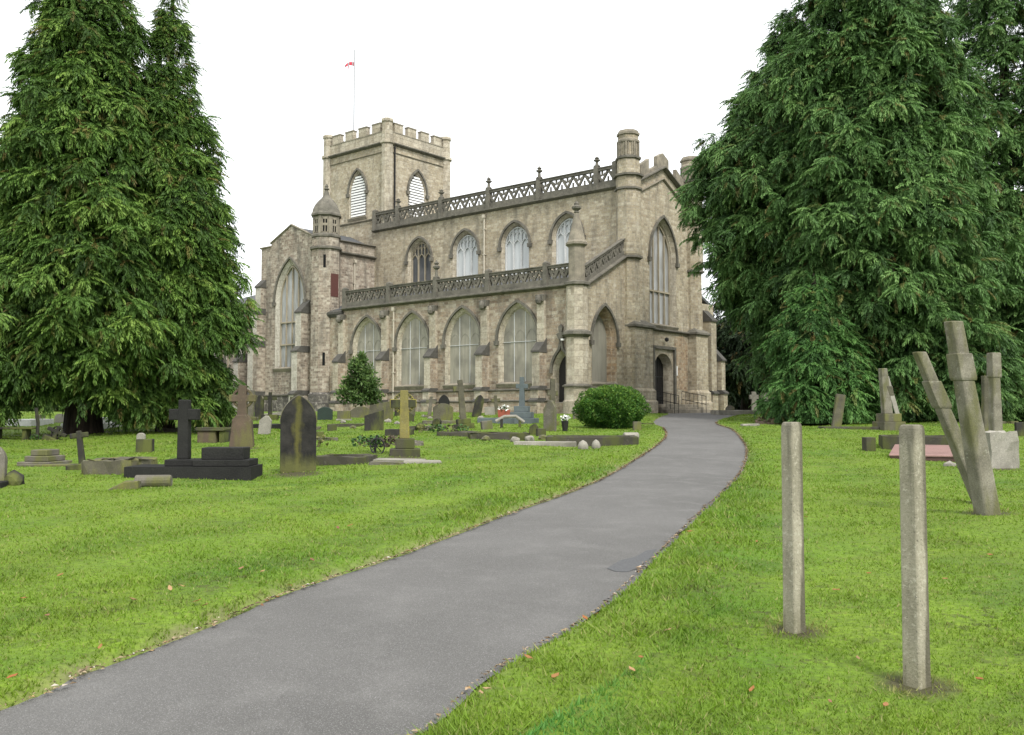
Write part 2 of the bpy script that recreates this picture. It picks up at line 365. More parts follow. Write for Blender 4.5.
def pathz(x, y):
    k = np.argmin(((gp - np.array((x, y))) ** 2).sum(1)); return float(gbase(x, y)) + .012 * (1 - (2 * gs[k] - 1) ** 2) - .012
q = MB(); cp = [hit(*p) for p in ((607, 568), (620, 560), (636, 556), (646, 550), (657, 548), (650, 558), (640, 566), (628, 571), (616, 571))]; cm = sum(cp, Vector()) / len(cp); rings = []
for f in (1, .66, .33): rings.append([(cm.x + (p.x - cm.x) * f, cm.y + (p.y - cm.y) * f, pathz(cm.x + (p.x - cm.x) * f, cm.y + (p.y - cm.y) * f) + .004) for p in cp])
q.loft(rings, mp, False, True); tag(q.build('path_patch', uv=False), None, None, kind='structure')

# grass: blades thick near the viewer, longer tufts farther off
def grass():
    N = 620000
    y = np.exp(RNG.uniform(np.log(2.6), np.log(52), N)); x = RNG.uniform(-1, 1, N) * (.60 * y + 1.0)
    d = segdist(x, y); clump = np.sin(3.1 * x + 1.7 * np.sin(2.3 * y)) * np.sin(2.9 * y + 1.3 * np.sin(2.7 * x))
    keep = d > -.055 + .075 * RNG.random(N) + .02 * np.sin(9 * x + 7 * y)
    for (u0, u1, v0, v1) in ((-2, 40, -6.4, 16),):
        rel = np.c_[x - CO.x, y - CO.y]; uu = -(rel @ np.array(XN[:2])); vv = rel @ np.array(YW[:2]); keep &= ~((uu > u0) & (uu < u1) & (vv > v0) & (vv < v1))
    keep &= RNG.random(N) < .75 + .25 * clump
    for (px, py, rr) in FEET:
        q = hit(px, py); keep &= RNG.random(N) > 1.1 * np.exp(-((x - q.x) ** 2 + (y - q.y) ** 2) / (rr * .62) ** 2)
    x, y, d, clump = x[keep], y[keep], d[keep], clump[keep]; n = len(x)
    z = ground(x, y, d)
    h = (.008 + .019 * RNG.random(n) ** 1.7) * (1 + y / 50) * (1 + .3 * clump); lush = np.clip(1.3 - np.abs(d - .4) / .42, 0, 1) * (y < 20) * (x > -1 + .3 * y * 0)
    h *= 1 + 1.6 * lush * RNG.random(n)
    rank = np.zeros(n)
    for (px, py) in ((917, 690), (794, 631), (988, 517)):
        q = hit(px, py); rank = np.maximum(rank, np.exp(-(((x - q.x) ** 2 + (y - q.y) ** 2) / .035)))
    h *= 1 + 2.2 * rank * RNG.random(n)
    blue = lush * (x > .55 * y - 2.2) * (.35 + .65 * (np.sin(2.2 * x + 1.5 * y) > -.2)) * np.clip((12 - y) / 4, 0, 1)
    w = (.0019 + .0012 * RNG.random(n)) * (1 + y / 3.2); a = RNG.uniform(0, 2 * np.pi, n); lean = RNG.uniform(.2, 1.9, n) * h; la = RNG.uniform(0, 2 * np.pi, n)
    V = np.empty((n, 3, 3)); V[:, 0] = np.c_[x - w * np.cos(a), y - w * np.sin(a), z - .012]; V[:, 1] = np.c_[x + w * np.cos(a), y + w * np.sin(a), z - .012]
    V[:, 2] = np.c_[x + lean * np.cos(la), y + lean * np.sin(la), z + h]
    T = np.ones((n, 3, 4)); T[:, :, 0] = RNG.random(n)[:, None]; T[:, :, 1] = RNG.random(n)[:, None]; T[:, :, 2] = mow(d, y)[:, None]; T[:, :, 3] = (1 - .9 * blue)[:, None]; T[:, :, 1] = np.maximum(T[:, :, 1], (.86 + .14 * RNG.random(n))[:, None] * (rank > .25)[:, None])
    o = raw_mesh('grass', V.reshape(-1, 3), np.arange(3 * n).reshape(-1, 3), mb, T.reshape(-1, 4))
    tag(o, 'short bright green mown grass covering the churchyard on both sides of the path', 'grass', kind='stuff')
grass()
# crumbs of soil, twigs and leaf bits gathered along both edges of the path
def litter():
    n = 5200; k = RNG.integers(7, 193, n); sd = RNG.random(n) < .6; e0 = np.where(sd[:, None], el[k], er[k]); e1 = np.where(sd[:, None], el[k + 1], er[k + 1]); oth = np.where(sd[:, None], er[k], el[k])
    f = RNG.random(n)[:, None]; p = e0 * (1 - f) + e1 * f; inn = oth - p; inn /= np.linalg.norm(inn, axis=1, keepdims=True); clus = np.clip(np.sin(k * .9) + .6 * np.sin(k * .37), .15, 1.4)
    p = p + inn * (RNG.normal(.02, .045, n) * clus + .01)[:, None]; z = gbase(p[:, 0], p[:, 1]) + .008 + .01 * RNG.random(n); a = RNG.uniform(0, 6.28, n); l = (.006 + .014 * RNG.random(n) ** 2.5) * (1 + p[:, 1] / 14); w = l * RNG.uniform(.3, .8, n)
    ux, uy = np.cos(a), np.sin(a); V = np.stack([np.c_[p[:, 0] - ux * l, p[:, 1] - uy * l, z], np.c_[p[:, 0] + uy * w, p[:, 1] - ux * w, z + .004], np.c_[p[:, 0] + ux * l, p[:, 1] + uy * l, z], np.c_[p[:, 0] - uy * w, p[:, 1] + ux * w, z + .008]], 1)
    T = np.ones((n, 4, 4)); T[..., 0] = RNG.random(n)[:, None]
    m, t, b = newmat('edge litter', .9); at_ = nn(t, 'Attribute', attribute_name='tint'); se = nn(t, 'SeparateColor'); t.links.new(at_.outputs['Color'], se.inputs[0])
    t.links.new(ramp(t, se.outputs[0], [(0, (.05, .035, .02)), (.4, (.15, .105, .06)), (.7, (.30, .24, .15)), (.88, (.34, .20, .08)), (1, (.42, .40, .36))]), b.inputs['Base Color'])
    tag(raw_mesh('edge_litter', V.reshape(-1, 3), np.arange(4 * n).reshape(-1, 4), m, T.reshape(-1, 4)), 'brown crumbs of soil and leaf bits along the path edges', 'litter', kind='stuff')
litter()

# ------------------------------------------------------------------ the church (local x = west, y = north; written in u = east, v = north)
church = empty('church', CO, math.atan2(XN.y, XN.x))
tag(church, 'large tan stone gothic church with battlemented tower at the end of the path', 'church')
def U(u, v, z): return Vector((-u, v, z))
def PS(v0): return lambda a, z, d: U(a, v0 + d, z)       # a wall facing south; d runs into the wall
def PW(u0): return lambda a, z, d: U(u0 + d, a, z)       # a wall facing west
def arc(c, hw, spring, apex, n=10):
    rise = apex - spring; c0 = (rise * rise - hw * hw) / (2 * hw); r = hw + c0; th = math.acos(max(-1, min(1, c0 / r)))
    L = [(c + c0 - r * math.cos(th * i / n), spring + r * math.sin(th * i / n)) for i in range(n + 1)]
    return L + [(2 * c - a, z) for a, z in L[-2::-1]]
def arch(c, hw, sill, spring, apex, n=10): return [(c - hw, sill)] + arc(c, hw, spring, apex, n) + [(c + hw, sill)]
def archz(x, hw, spring, apex):
    rise = apex - spring; c0 = (rise * rise - hw * hw) / (2 * hw); r = hw + c0
    return spring + math.sqrt(max(0, r * r - (abs(x) + c0) ** 2))
def fill(mb, outline, holes, f, m, d=0):
    bm = mb.bm; edges = []
    for loop in [outline] + holes:
        vs = mb.verts([f(a, z, d) for a, z in loop])
        for i in range(len(vs)): edges.append(bm.edges.new((vs[i], vs[(i + 1) % len(vs)])))
    n0 = len(bm.faces)
    res = bmesh.ops.triangle_fill(bm, edges=edges, use_beauty=True, use_dissolve=False)
    k = mb.mi(m)
    for g in res['geom']:
        if isinstance(g, bmesh.types.BMFace): g.material_index = k
def bar(mb, f, p, q, w, d0, d1, m):
    (a0, z0), (a1, z1) = p, q; L = math.hypot(a1 - a0, z1 - z0) or 1; nx, nz = -(z1 - z0) / L * w / 2, (a1 - a0) / L * w / 2
    mb.prism([(a0 - nx, z0 - nz), (a1 - nx, z1 - nz), (a1 + nx, z1 + nz), (a0 + nx, z0 + nz)], f, d0, d1, m)
def polybar(mb, f, pts, w, d0, d1, m):
    for p, q in zip(pts, pts[1:]): bar(mb, f, p, q, w, d0, d1, m)
def window(f, c, hw, sill, spring, apex, recess=.4, splay=.22, glass='gl_aisle', lights=3, frame='ashlar', tr='trac', hood=True, rows=1, name='window', sillout=.14, louvre=False, fine=True):
    O = arch(c, hw + splay, sill - .12, spring, apex + splay * 1.25); I = arch(c, hw, sill, spring, apex)
    w = MB()
    w.loft([[f(a, z, -.012) for a, z in O], [f(a, z, recess * .45) for a, z in arch(c, hw + splay * .45, sill - .06, spring, apex + splay * .55)], [f(a, z, recess * .5) for a, z in arch(c, hw + splay * .3, sill - .04, spring, apex + splay * .4)], [f(a, z, recess) for a, z in I]], frame, False, False)
    if hood:
        a1 = arc(c, hw + splay + .03, spring - .1, apex + splay * 1.25 + .03); a2 = arc(c, hw + splay + .16, spring - .1, apex + splay * 1.25 + .19)
        for i in range(len(a1) - 1): w.prism([a1[i], a1[i + 1], a2[i + 1], a2[i]], f, -.13, .01, 'weather')
        for s in (-1, 1): x = c + s * (hw + splay + .10); w.prism([(x - .13, spring - .36), (x + .13, spring - .36), (x + .16, spring - .1), (x - .16, spring - .1)], f, -.17, .01, 'weather')
    w.loft([[f(a, sill - .34, -.03) for a in (c - hw - splay - .1, c + hw + splay + .1)] + [f(a, sill - .34, .05) for a in (c + hw + splay + .1, c - hw - splay - .1)],
            [f(a, sill - .14, -sillout) for a in (c - hw - splay - .1, c + hw + splay + .1)] + [f(a, sill - .14, .05) for a in (c + hw + splay + .1, c - hw - splay - .1)],
            [f(a, sill - .10, -sillout) for a in (c - hw - splay, c + hw + splay)] + [f(a, sill, .1) for a in (c + hw + splay, c - hw - splay)]], 'coping')
    wo_ = w.build(name, church, norm=False)
    if louvre:
        g = MB(); z = sill + .02
        g.poly([f(a, zz, recess) for a, zz in I], 'dark')
        while z < apex - .2:
            x = hw
            if z > spring:
                x = 0
                for k in range(40):
                    if archz(hw * k / 40, hw, spring, apex) > z + .12: x = hw * k / 40
            if x > .08: g.loft([[f(c - x, z, .03), f(c + x, z, .03), f(c + x, z + .16, recess - .05), f(c - x, z + .16, recess - .05)], [f(c - x, z + .13, .03), f(c + x, z + .13, .03), f(c + x, z + .25, recess - .05), f(c - x, z + .25, recess - .05)]], 'louvre')
            z += .21
        g.build('louvre', wo_, uv=False); return O
    g = MB(); g.poly([f(a, z, recess) for a, z in I], glass); g.build('glass', wo_, uv=False)
    if lights:
        k = MB(); n = lights; lw = 2 * hw / n; d0, d1 = recess - .11, recess - .005; bw = .085 if fine else .06
        for i in range(1, n): x = -hw + i * lw; bar(k, f, (c + x, sill), (c + x, archz(x, hw, spring, apex)), bw, d0, d1, tr)
        polybar(k, f, arc(c, hw - .03, spring, apex - .05), .07, d0, d1, tr)
        for s in (-1, 1): bar(k, f, (c + s * (hw - .03), sill), (c + s * (hw - .03), spring), .07, d0, d1, tr)
        for rr in range(1, rows): zz = sill + (spring - sill) * rr / rows; bar(k, f, (c - hw, zz), (c + hw, zz), .10, d0 - .01, d1, tr)
        if fine:
            zs = spring - .18
            for i in range(n):
                cc = c - hw + (i + .5) * lw
                polybar(k, f, arc(cc, lw / 2 - .02, zs, zs + lw * .75, 4), .055, d0 + .01, d1 - .003, tr)
                top = archz(cc - c, hw, spring, apex)
                if top > zs + lw: bar(k, f, (cc, zs + lw * .72), (cc, top), .055, d0 + .01, d1 - .003, tr)
            for i in range(2 * n):
                cc = c - hw + (i + .5) * lw / 2; top = archz(cc - c, hw, spring, apex); z1 = zs + lw * 1.0
                if top > z1 + .25 and abs(cc - c) < hw - lw * .3: polybar(k, f, arc(cc, lw / 4, z1, min(top, z1 + lw * .5), 3), .045, d0 + .015, d1 - .004, tr)
        k.build('tracery', wo_, uv=False)
    return O
def pipe(f, a, z0, z1, m='cream', d=-.09):
    p = MB(); p.tube([f(a, z0, d), f(a, z1, d)], .055, m, 8); p.prism([(a - .09, z1 - .02), (a + .09, z1 - .02), (a + .12, z1 + .2), (a - .12, z1 + .2)], f, d - .12, d + .085, m)
    z = z0 + .5
    while z < z1: p.prism([(a - .1, z), (a + .1, z), (a + .1, z + .06), (a - .1, z + .06)], f, d - .06, d + .085, m); z += 1.7
    p.build('drainpipe', church, uv=False)
def string(f, a0, a1, z, h, out, m='weather', name='string_course', slope=0, inn=.02):
    s = MB(); zz = lambda a: z + slope * (a - a0)
    s.loft([[f(a, zz(a) + dz, d) for dz, d in ((-h * .5, inn), (-h * .5, -out * .35), (-h * .1, -out), (h * .2, -out), (h * .5, inn))] for a in (a0, a1)], m)
    return s.build(name, church)
def parapet(f, a0, a1, z0, z1, unit, posts=(), slope=0, m='weather', tall=(), th=.16):
    k = MB(); L = lambda a: slope * (a - a0); d0, d1 = -.04, -.04 + th
    def seg(za, zb, o0, o1): k.loft([[f(a, L(a) + z, d) for z, d in ((za, o0), (zb, o0), (zb, o1), (za, o1))] for a in (a0, a1)], m)
    zb, zt = z0 + .30 * (z1 - z0), z1 - .16 * (z1 - z0)
    seg(z0, zb, d0, d1); seg(zt, z1 - .05, d0 - .02, d1 + .02); seg(z1 - .05, z1, d0 - .07, d1 + .07)
    n = max(1, int(round(abs(a1 - a0) / unit))); w = (a1 - a0) / n; hgt = zt - zb
    for i in range(n):
        x0 = a0 + i * w; pts = lambda *q: [(x0 + w * s, L(x0 + w * s) + zb + hgt * h) for s, h in q]
        bw = .13
        polybar(k, f, pts((0, 1), (.5, 0), (1, 1)), bw, d0 + .02, d1 - .02, m)                       # zigzag
        polybar(k, f, pts((.5, 1), (.5, .62)), .09, d0 + .03, d1 - .03, m)
        polybar(k, f, pts((.26, .8), (.36, .55), (.5, .62), (.64, .55), (.74, .8)), .07, d0 + .03, d1 - .03, m)   # cusped trefoil in the upper triangle
        polybar(k, f, pts((0, 0), (0, .42)), .08, d0 + .03, d1 - .03, m)
    k.build('parapet', church)
    for a in posts:
        p = MB(); b0, b1 = z0 - .05 + L(a), z1 + .12 + L(a)
        p.prism([(a - .15, b0), (a + .15, b0), (a + .15, b1), (a - .15, b1)], f, d0 - .10, d1 + .10, m)
        cx = f(a, 0, (d0 + d1) / 2)
        if a in tall:
            H = tall[a] - b1 + 0
            p.lathe(cx.x, cx.y, [(.20, b1), (.20, b1 + .06), (.11, b1 + .10), (.08, b1 + H * .45), (.20, b1 + H * .55), (.22, b1 + H * .64), (.09, b1 + H * .72), (.16, b1 + H * .82), (.06, b1 + H * .92), (.02, b1 + H)], m, 8)
        else: p.lathe(cx.x, cx.y, [(.24, b1), (.20, b1 + .08), (.02, b1 + .16)], m, 4, math.pi / 4)
        p.build('finial_post', church)
def buttress(f, a0, a1, stages, m='pink', cap='slate', z0=-.5, name='buttress', front=None):
    """stages from the ground up: (projection, top of the vertical face); a sloped cap climbs to the next stage"""
    k = MB(); prof = [(.0, z0)]; zz = z0
    for i, (p, zt) in enumerate(stages):
        nxt = stages[i + 1][0] if i + 1 < len(stages) else .0
        k.loft([[f(a, z, d) for a, d in ((a0, 0.02), (a0, -p), (a1, -p), (a1, .02))] for z in (zz, zt)], m)
        if front: k.loft([[f(a, z, d) for a, d in ((a0 + .01, -p + .05), (a0 + .01, -p - .02), (a1 - .01, -p - .02), (a1 - .01, -p + .05))] for z in (zz + (.9 if i == 0 else .1), zt - .02)], front)
        rise = (p - nxt) * 1.15
        if rise > .02:
            pr_ = [(-(p + .09), zt - .02), (-(p + .09), zt + .08), (-nxt, zt + .08 + rise), (.02, zt + .08 + rise), (.02, zt - .02)]
            k.loft([[f(a, z, d) for d, z in pr_] for a in (a0 - .035, a1 + .035)], cap)
            zz = zt + .02
        else: zz = zt
    return k.build(name, church)
def octa(name, u, v, prof, m, n=8, rot=math.pi / 8, parent=None):
    k = MB(); k.lathe(-u, v, prof, m, n, rot); return k.build(name, parent or church)

# --- south aisle
FS = PS(-5.2); holes = []
WC = [4.24, 8.55, 12.86, 17.16]
for c in WC: holes.append(window(FS, c, 1.24, 1.74, 4.25, 5.98, .20, .24, 'gl_aisle', 0, 'ashlar', 'trac', name='aisle_window'))
for c in WC:                     # the sheet joints of the glazing and the horizontal lap at the springing
    k = MB()
    for x in (-.42, .42): bar(k, FS, (c + x, 1.76), (c + x, archz(x, 1.24, 4.25, 5.98)), .035, .165, .197, 'tracw')
    bar(k, FS, (c - 1.22, 4.05), (c + 1.22, 4.05), .03, .16, .198, 'tracw')
    for x in (-.83, 0, .83): polybar(k, FS, arc(c + x, .36, 4.2, 4.75, 4), .03, .185, .199, 'gl_blind')
    k.build('glazing_bar', church, uv=False)
# small south door with an ogee hood
dk = arch(1.10, .46, .55, 2.2, 3.15)
k = MB(); k.loft([[FS(a, z, -.012) for a, z in arch(1.10, .62, .5, 2.2, 3.4)], [FS(a, z, .35) for a, z in dk]], 'ashlar', False, False)
og = arc(1.10, .72, 2.15, 3.55); og = og[:10] + [(1.10, 4.05)] + og[11:]
polybar(k, FS, og, .14, -.14, .01, 'weather')
k.prism([(1.0, 4.0), (1.2, 4.0), (1.38, 4.3), (1.18, 4.4), (1.24, 4.7), (1.10, 4.85), (.96, 4.7), (1.02, 4.4), (.82, 4.3)], FS, -.16, .01, 'weather')
dso = k.build('south_doorway', church, norm=False); k = MB(); k.poly([FS(a, z, .35) for a, z in dk], 'doorwood'); k.build('door', dso, uv=False)
k = MB(); k.prism([(.9, 3.9), (1.02, 3.9), (1.02, 4.0), (.9, 4.0)], lambda a, z, d: U(a - .32, -5.75 + d, z), -.1, .08, 'lamp'); k.build('security_lamp', church, uv=False)
holes.append(arch(1.10, .62, .5, 2.2, 3.4))
k = MB(); fill(k, [(.1, -.5), (21.6, -.5), (21.6, 6.6), (19.6, 6.95), (.1, 6.95)], holes, FS, 'pink'); k.build('aisle_wall', church, norm=False)
for a0, a1 in ((1.8, 19.4),): string(FS, a0, a1, 1.26, .16, .16)
string(FS, 1.8, 21.5, .62, .16, .22)
k = MB(); k.prism([(1.8, -.5), (21.5, -.5), (21.5, .56), (1.8, .56)], FS, -.16, .01, 'pink'); k.prism([(1.8, .68), (21.5, .68), (21.5, 1.2), (1.8, 1.2)], FS, -.07, .01, 'pink'); k.build('plinth', church)
string(FS, -.3, 19.6, 7.0, .26, .26, name='cornice')
string(FS, 19.6, 21.4, 6.75, .5, .2, 'slate', name='coping')
parapet(FS, 19.5, .55, 7.1, 8.22, .74, posts=(2.2, 6.54, 10.84, 15.1, 19.47), tall={10.84: 9.46})
for i, a in enumerate((2.45, 6.70, 10.95, 15.35, 19.65)):
    buttress(FS, a - .27, a + .27, [(.85, .58), (.74, 1.25), (.62, 3.35)], 'pink', front='ashlar')
    k = MB(); k.loft([[FS(x, z, d) for x, d in ((a - .26, .02), (a - .26, -.2), (a + .26, -.2), (a + .26, .02))] for z in (3.9, 6.25)], 'ashlar'); k.build('pilaster', church)
    k = MB(); k.prism([(a - .24, 6.2), (a + .24, 6.2), (a + .30, 6.6), (a - .30, 6.6)], FS, -.34, .01, 'weather'); k.lathe(FS(a, 0, -.38).x, FS(a, 0, -.38).y, [(.05, 6.02), (.15, 6.1), (.19, 6.28), (.14, 6.45), (.04, 6.56)], 'weather', 8)
    k.build('carved_corbel', church, bevel=.03)
pipe(FS, 14.55, .3, 6.55)
# aisle lean-to roof
k = MB(); k.loft([[U(u, v, z) for v, z in ((-5.0, 7.05), (0.02, 8.55), (.02, 8.35), (-5.0, 6.85))] for u in (.3, 22.3)], 'lead'); k.build('aisle_roof', church)

# --- aisle west wall, blind window, raked parapet
FW = PW(0.0)
h = [window(FW, -2.66, 1.05, 1.7, 4.1, 5.75, .55, .20, 'gl_blind', 0, 'orange', name='blind_window')]
k = MB(); fill(k, [(-5.2, -.5), (.1, -.5), (.1, 9.3), (-5.2, 6.75)], h, FW, 'tan'); k.build('aisle_end_wall', church, norm=False)
string(FW, -4.7, -.5, 6.95, .26, .24, slope=.52, name='cornice')
parapet(FW, -4.6, -.55, 7.05, 8.1, .58, slope=.52)
string(FW, -4.5, -.4, 1.35, .16, .16); k = MB(); k.prism([(-4.5, -.5), (-.4, -.5), (-.4, 1.28), (-4.5, 1.28)], FW, -.09, .01, 'tan'); k.build('plinth', church)
octa('corner_turret', .15, -5.1, [(.80, -.5), (.80, .58), (.72, .66), (.72, 1.34), (.63, 1.45), (.63, 4.12), (.60, 6.9), (.60, 7.0)], 'ashlar')
octa('turret_string', .15, -5.1, [(.62, 1.34), (.84, 1.38), (.84, 1.46), (.62, 1.54)], 'weather'); octa('turret_string', .15, -5.1, [(.60, 4.05), (.86, 4.22), (.84, 4.38), (.58, 4.5)], 'weather'); octa('turret_string', .15, -5.1, [(.58, 6.88), (.74, 6.96), (.74, 7.1), (.46, 7.2)], 'weather')
octa('turret_spire', .15, -5.1, [(.47, 7.1), (.46, 9.05), (.50, 9.1), (.62, 9.18), (.62, 9.30), (.50, 9.42), (.12, 10.95), (.09, 11.0)], 'coping')
octa('spire_finial', .15, -5.1, [(.09, 10.95), (.16, 11.0), (.10, 11.08), (.26, 11.2), (.28, 11.3), (.12, 11.4), (.14, 11.5), (.02, 11.62)], 'weather')

# --- nave: clerestory
FN = PS(0.0); holes = []
for i, c in enumerate((17.59, 13.14, 8.75, 4.54)):
    holes.append(window(FN, c, 1.0, 8.95, 10.95, 12.12, .32, .18, 'gl_dark' if i == 0 else 'gl_sky', 3, 'ashlar', 'trac' if i == 0 else 'tracw', name='clerestory_window'))
k = MB(); fill(k, [(0, 7.8), (22.6, 7.8), (22.6, 13.5), (0, 13.5)], holes, FN, 'tan'); k.build('nave_wall', church, norm=False)
string(FN, .5, 22.4, 13.48, .24, .26, name='cornice')
parapet(FN, 22.4, .6, 13.58, 14.84, .88, posts=(.95, 2.3, 6.76, 11.06, 15.46, 19.82, 22.3), tall={6.76: 15.75, 11.06: 15.75, 15.46: 15.6, 19.82: 15.6, 2.3: 15.6})
pipe(FN, 11.35, 8.3, 13.0)
k = MB(); k.loft([[U(u, v, z) for v, z in ((.2, 13.2), (3.85, 14.3), (7.5, 13.2), (7.5, 12.9), (.2, 12.9))] for u in (.4, 22)], 'lead'); k.build('nave_roof', church)
k = MB(); k.poly([U(u, 7.7, z) for u, z in ((0, 7.8), (29, 7.8), (29, 14.6), (0, 14.6))], 'tan'); k.build('nave_wall', church)

# --- west front
h = [window(FW, 3.88, 1.32, 5.45, 9.55, 11.75, .38, .28, 'gl_west', 4, 'ashlar', 'trac', name='west_window', rows=2, fine=False)]
do = arch(3.82, 1.12, -.5, 2.55, 3.62); h.append(do)
k = MB(); fill(k, [(-.2, -.5), (8.1, -.5), (8.1, 13.6), (7.3, 13.75), (3.9, 15.35), (.5, 13.75), (-.2, 13.6)], h, FW, 'tan'); k.build('west_front_wall', church, norm=False)
k = MB(); di = arch(3.82, .92, .5, 2.6, 3.5)
k.loft([[FW(a, z, -.012) for a, z in do], [FW(a, z, .30) for a, z in arch(3.82, 1.0, -.5, 2.58, 3.55)], [FW(a, z, .55) for a, z in arch(3.82, .92, -.5, 2.6, 3.5)]], 'ashlar', False, False)
for p, q_ in (((2.55, .5), (2.55, 3.98)), ((5.12, .5), (5.12, 3.98)), ((2.46, 3.98), (5.21, 3.98))): bar(k, FW, p, q_, .18, -.15, .01, 'weather')
dw = k.build('west_doorway', church, norm=False)
k = MB(); k.poly([FW(a, z, .55) for a, z in arch(3.82, .92, .3, 2.6, 3.5)], 'doorwood')
for i in range(7): x = 3.82 - .78 + i * .26; bar(k, FW, (x, .45), (x, archz(x - 3.82, .92, 2.6, 3.5) - .06), .03, .51, .55, 'doorwood')
for z in (1.0, 2.2): bar(k, FW, (2.95, z), (4.65, z), .07, .50, .56, 'black')
k.build('door', dw, uv=False)
k = MB(); k.prism([(5.25, 1.5), (6.85, 1.3), (6.85, 4.3), (6.2, 4.9), (5.25, 4.7)], FW, -.02, .01, 'orange'); k.build('wall_patch', church)
k = MB(); k.prism([(5.3, 2.3), (5.5, 2.3), (5.5, 2.9), (5.3, 2.9)], FW, -.06, .0, 'lamp'); k.build('notice', church, uv=False)
k = MB(); k.lathe(*FW(3.9, 0, -.22)[:2], [(.04, 4.35), (.13, 4.42), (.13, 4.55), (.03, 4.62)], 'black', 8); k.build('porch_lamp', church, uv=False)
for i in range(3):
    k = MB(); k.prism([(2.3, -.4), (6.9, -.4), (6.9, .16 * (i + 1)), (2.3, .16 * (i + 1))], FW, -1.55 + .38 * i, .0 + (0 if i == 2 else -1.15 + .38 * (i + 1) + .002), 'coping'); k.build('doorstep', church, bevel=.02)
string(FW, 1.6, 7.0, 5.06, .2, .2)
for a0, a1, z0, z1 in ((.55, 3.9, 13.72, 15.3), (7.25, 3.9, 13.72, 15.3)):
    s = (z1 - z0) / (a1 - a0)
    string(FW, a0, a1, z0, .26, .28, slope=s, name='cornice'); string(FW, a0, a1, z0 - .72, .16, .14, 'coping', slope=s, name='gable_string')
    n = 3; w = (a1 - a0) / n
    k = MB(); k.loft([[FW(a, z0 + s * (a - a0) + z, d) for z, d in ((.05, -.05), (.28, -.05), (.28, .35), (.05, .35))] for a in (a0, a1)], 'coping'); k.build('gable_parapet', church)
    sg = 1 if a1 > a0 else -1; x0 = a0 + sg * .75; x1 = x0 + sg * .95
    k = MB(); k.prism([(x0, z0 + s * (x0 - a0) + .2), (x1, z0 + s * (x1 - a0) + .2), (x1, z0 + s * (x1 - a0) + 1.02), (x0, z0 + s * (x0 - a0) + .9)], FW, -.06, .22, 'coping'); k.build('merlon', church, bevel=.03)
k = MB(); k.prism([(3.2, 15.0), (3.9, 15.3), (4.6, 15.0), (4.6, 15.88), (3.9, 16.22), (3.2, 15.88)], FW, -.07, .23, 'coping'); k.build('merlon', church, bevel=.03)
for v, vb0, vb1 in ((.12, -.36, 1.62), (7.7, 6.95, 8.5)):
    octa('nave_turret', .1, v, [(.80, -.5), (.66, 5.4), (.64, 9.0), (.76, 9.3), (.74, 13.2), (.76, 13.9), (.70, 14.1), (.68, 15.0), (.62, 15.1), (.62, 16.45)], 'tan')
    for z, r in ((9.12, .84), (13.2, .84), (14.0, .92), (15.05, .78), (16.05, .70)):
        octa('turret_string', .1, v, [(.6, z - .14), (r, z - .05), (r, z + .06), (.6, z + .16)], 'weather' if z < 15.5 else 'coping')
    octa('turret_cap', .1, v, [(.60, 16.4), (.70, 16.45), (.70, 16.58), (.62, 16.62), (.60, 16.72), (.3, 16.8)], 'coping')
    k = MB()
    for i in range(8):
        a = math.pi / 8 + math.pi / 4 * i + math.pi / 8
        mt = Matrix.Translation(U(.1, v, 0)) @ Matrix.Rotation(a, 4, 'Z')
        for s in (-1, 1): k.box(.55, .63, s * .11 - .03, s * .11 + .03, 15.2, 15.95, 'coping', mt)
        mt2 = Matrix.Translation(U(.1, v, 0)) @ Matrix.Rotation(a + math.pi / 8, 4, 'Z'); k.box(.57, .68, -.05, .05, 15.12, 16.0, 'coping', mt2)
    k.build('turret_panelling', church)
    k = MB(); k.loft([[U(u, w, z) for u, w in ((-.62, vb0), (.3, vb0), (.3, vb1), (-.62, vb1))] for z in (-.5, 4.95)], 'tan')
    k.build('turret_buttress', church)
    k = MB(); k.loft([[U(u, w, z) for u, w in ((-.62 - o, vb0 - o), (.3 + .0, vb0 - o), (.3, vb1 + o), (-.62 - o, vb1 + o))] for z, o in ((4.93, .02), (5.0, .14), (5.12, .14), (5.45, -.3))], 'weather'); k.build('buttress_cap', church)
    k = MB(); k.loft([[U(u, w, z) for u, w in ((-.62 - o, vb0 - o), (.32, vb0 - o), (.32, vb1 + o), (-.62 - o, vb1 + o))] for z, o in ((-.5, .2), (.6, .2), (.7, .12), (1.25, .12), (1.4, .0))], 'tan'); k.build('plinth', church)
# north aisle, seen only as its west buttress behind the conifers
k = MB()
k.loft([[U(u, v, z) for u, v in ((.02, 8.2), (28, 8.2), (28, 10.5), (.02, 10.5))] for z in (-.5, 7.2)], 'tan'); k.build('north_aisle_wall', church)
k = MB(); k.loft([[U(u, v, z) for v, z in ((10.6, 7.15), (7.72, 8.3), (7.72, 8.1), (10.6, 6.95))] for u in (.1, 28)], 'lead'); k.build('aisle_roof', church)
buttress(PW(0.02), 9.05, 9.75, [(.7, 1.2), (.6, 6.0)], 'tan'); buttress(PW(0.02), 9.95, 10.48, [(1.0, 1.2), (.85, 3.4)], 'tan')
# core floor slab that closes the body below the roofs
k = MB(); k.loft([[U(u, v, z) for u, v in ((.6, -4.5), (29, -4.5), (29, 8.1), (.6, 8.1))] for z in (-.5, -.2)], 'plinth'); k.build('foundation', church)

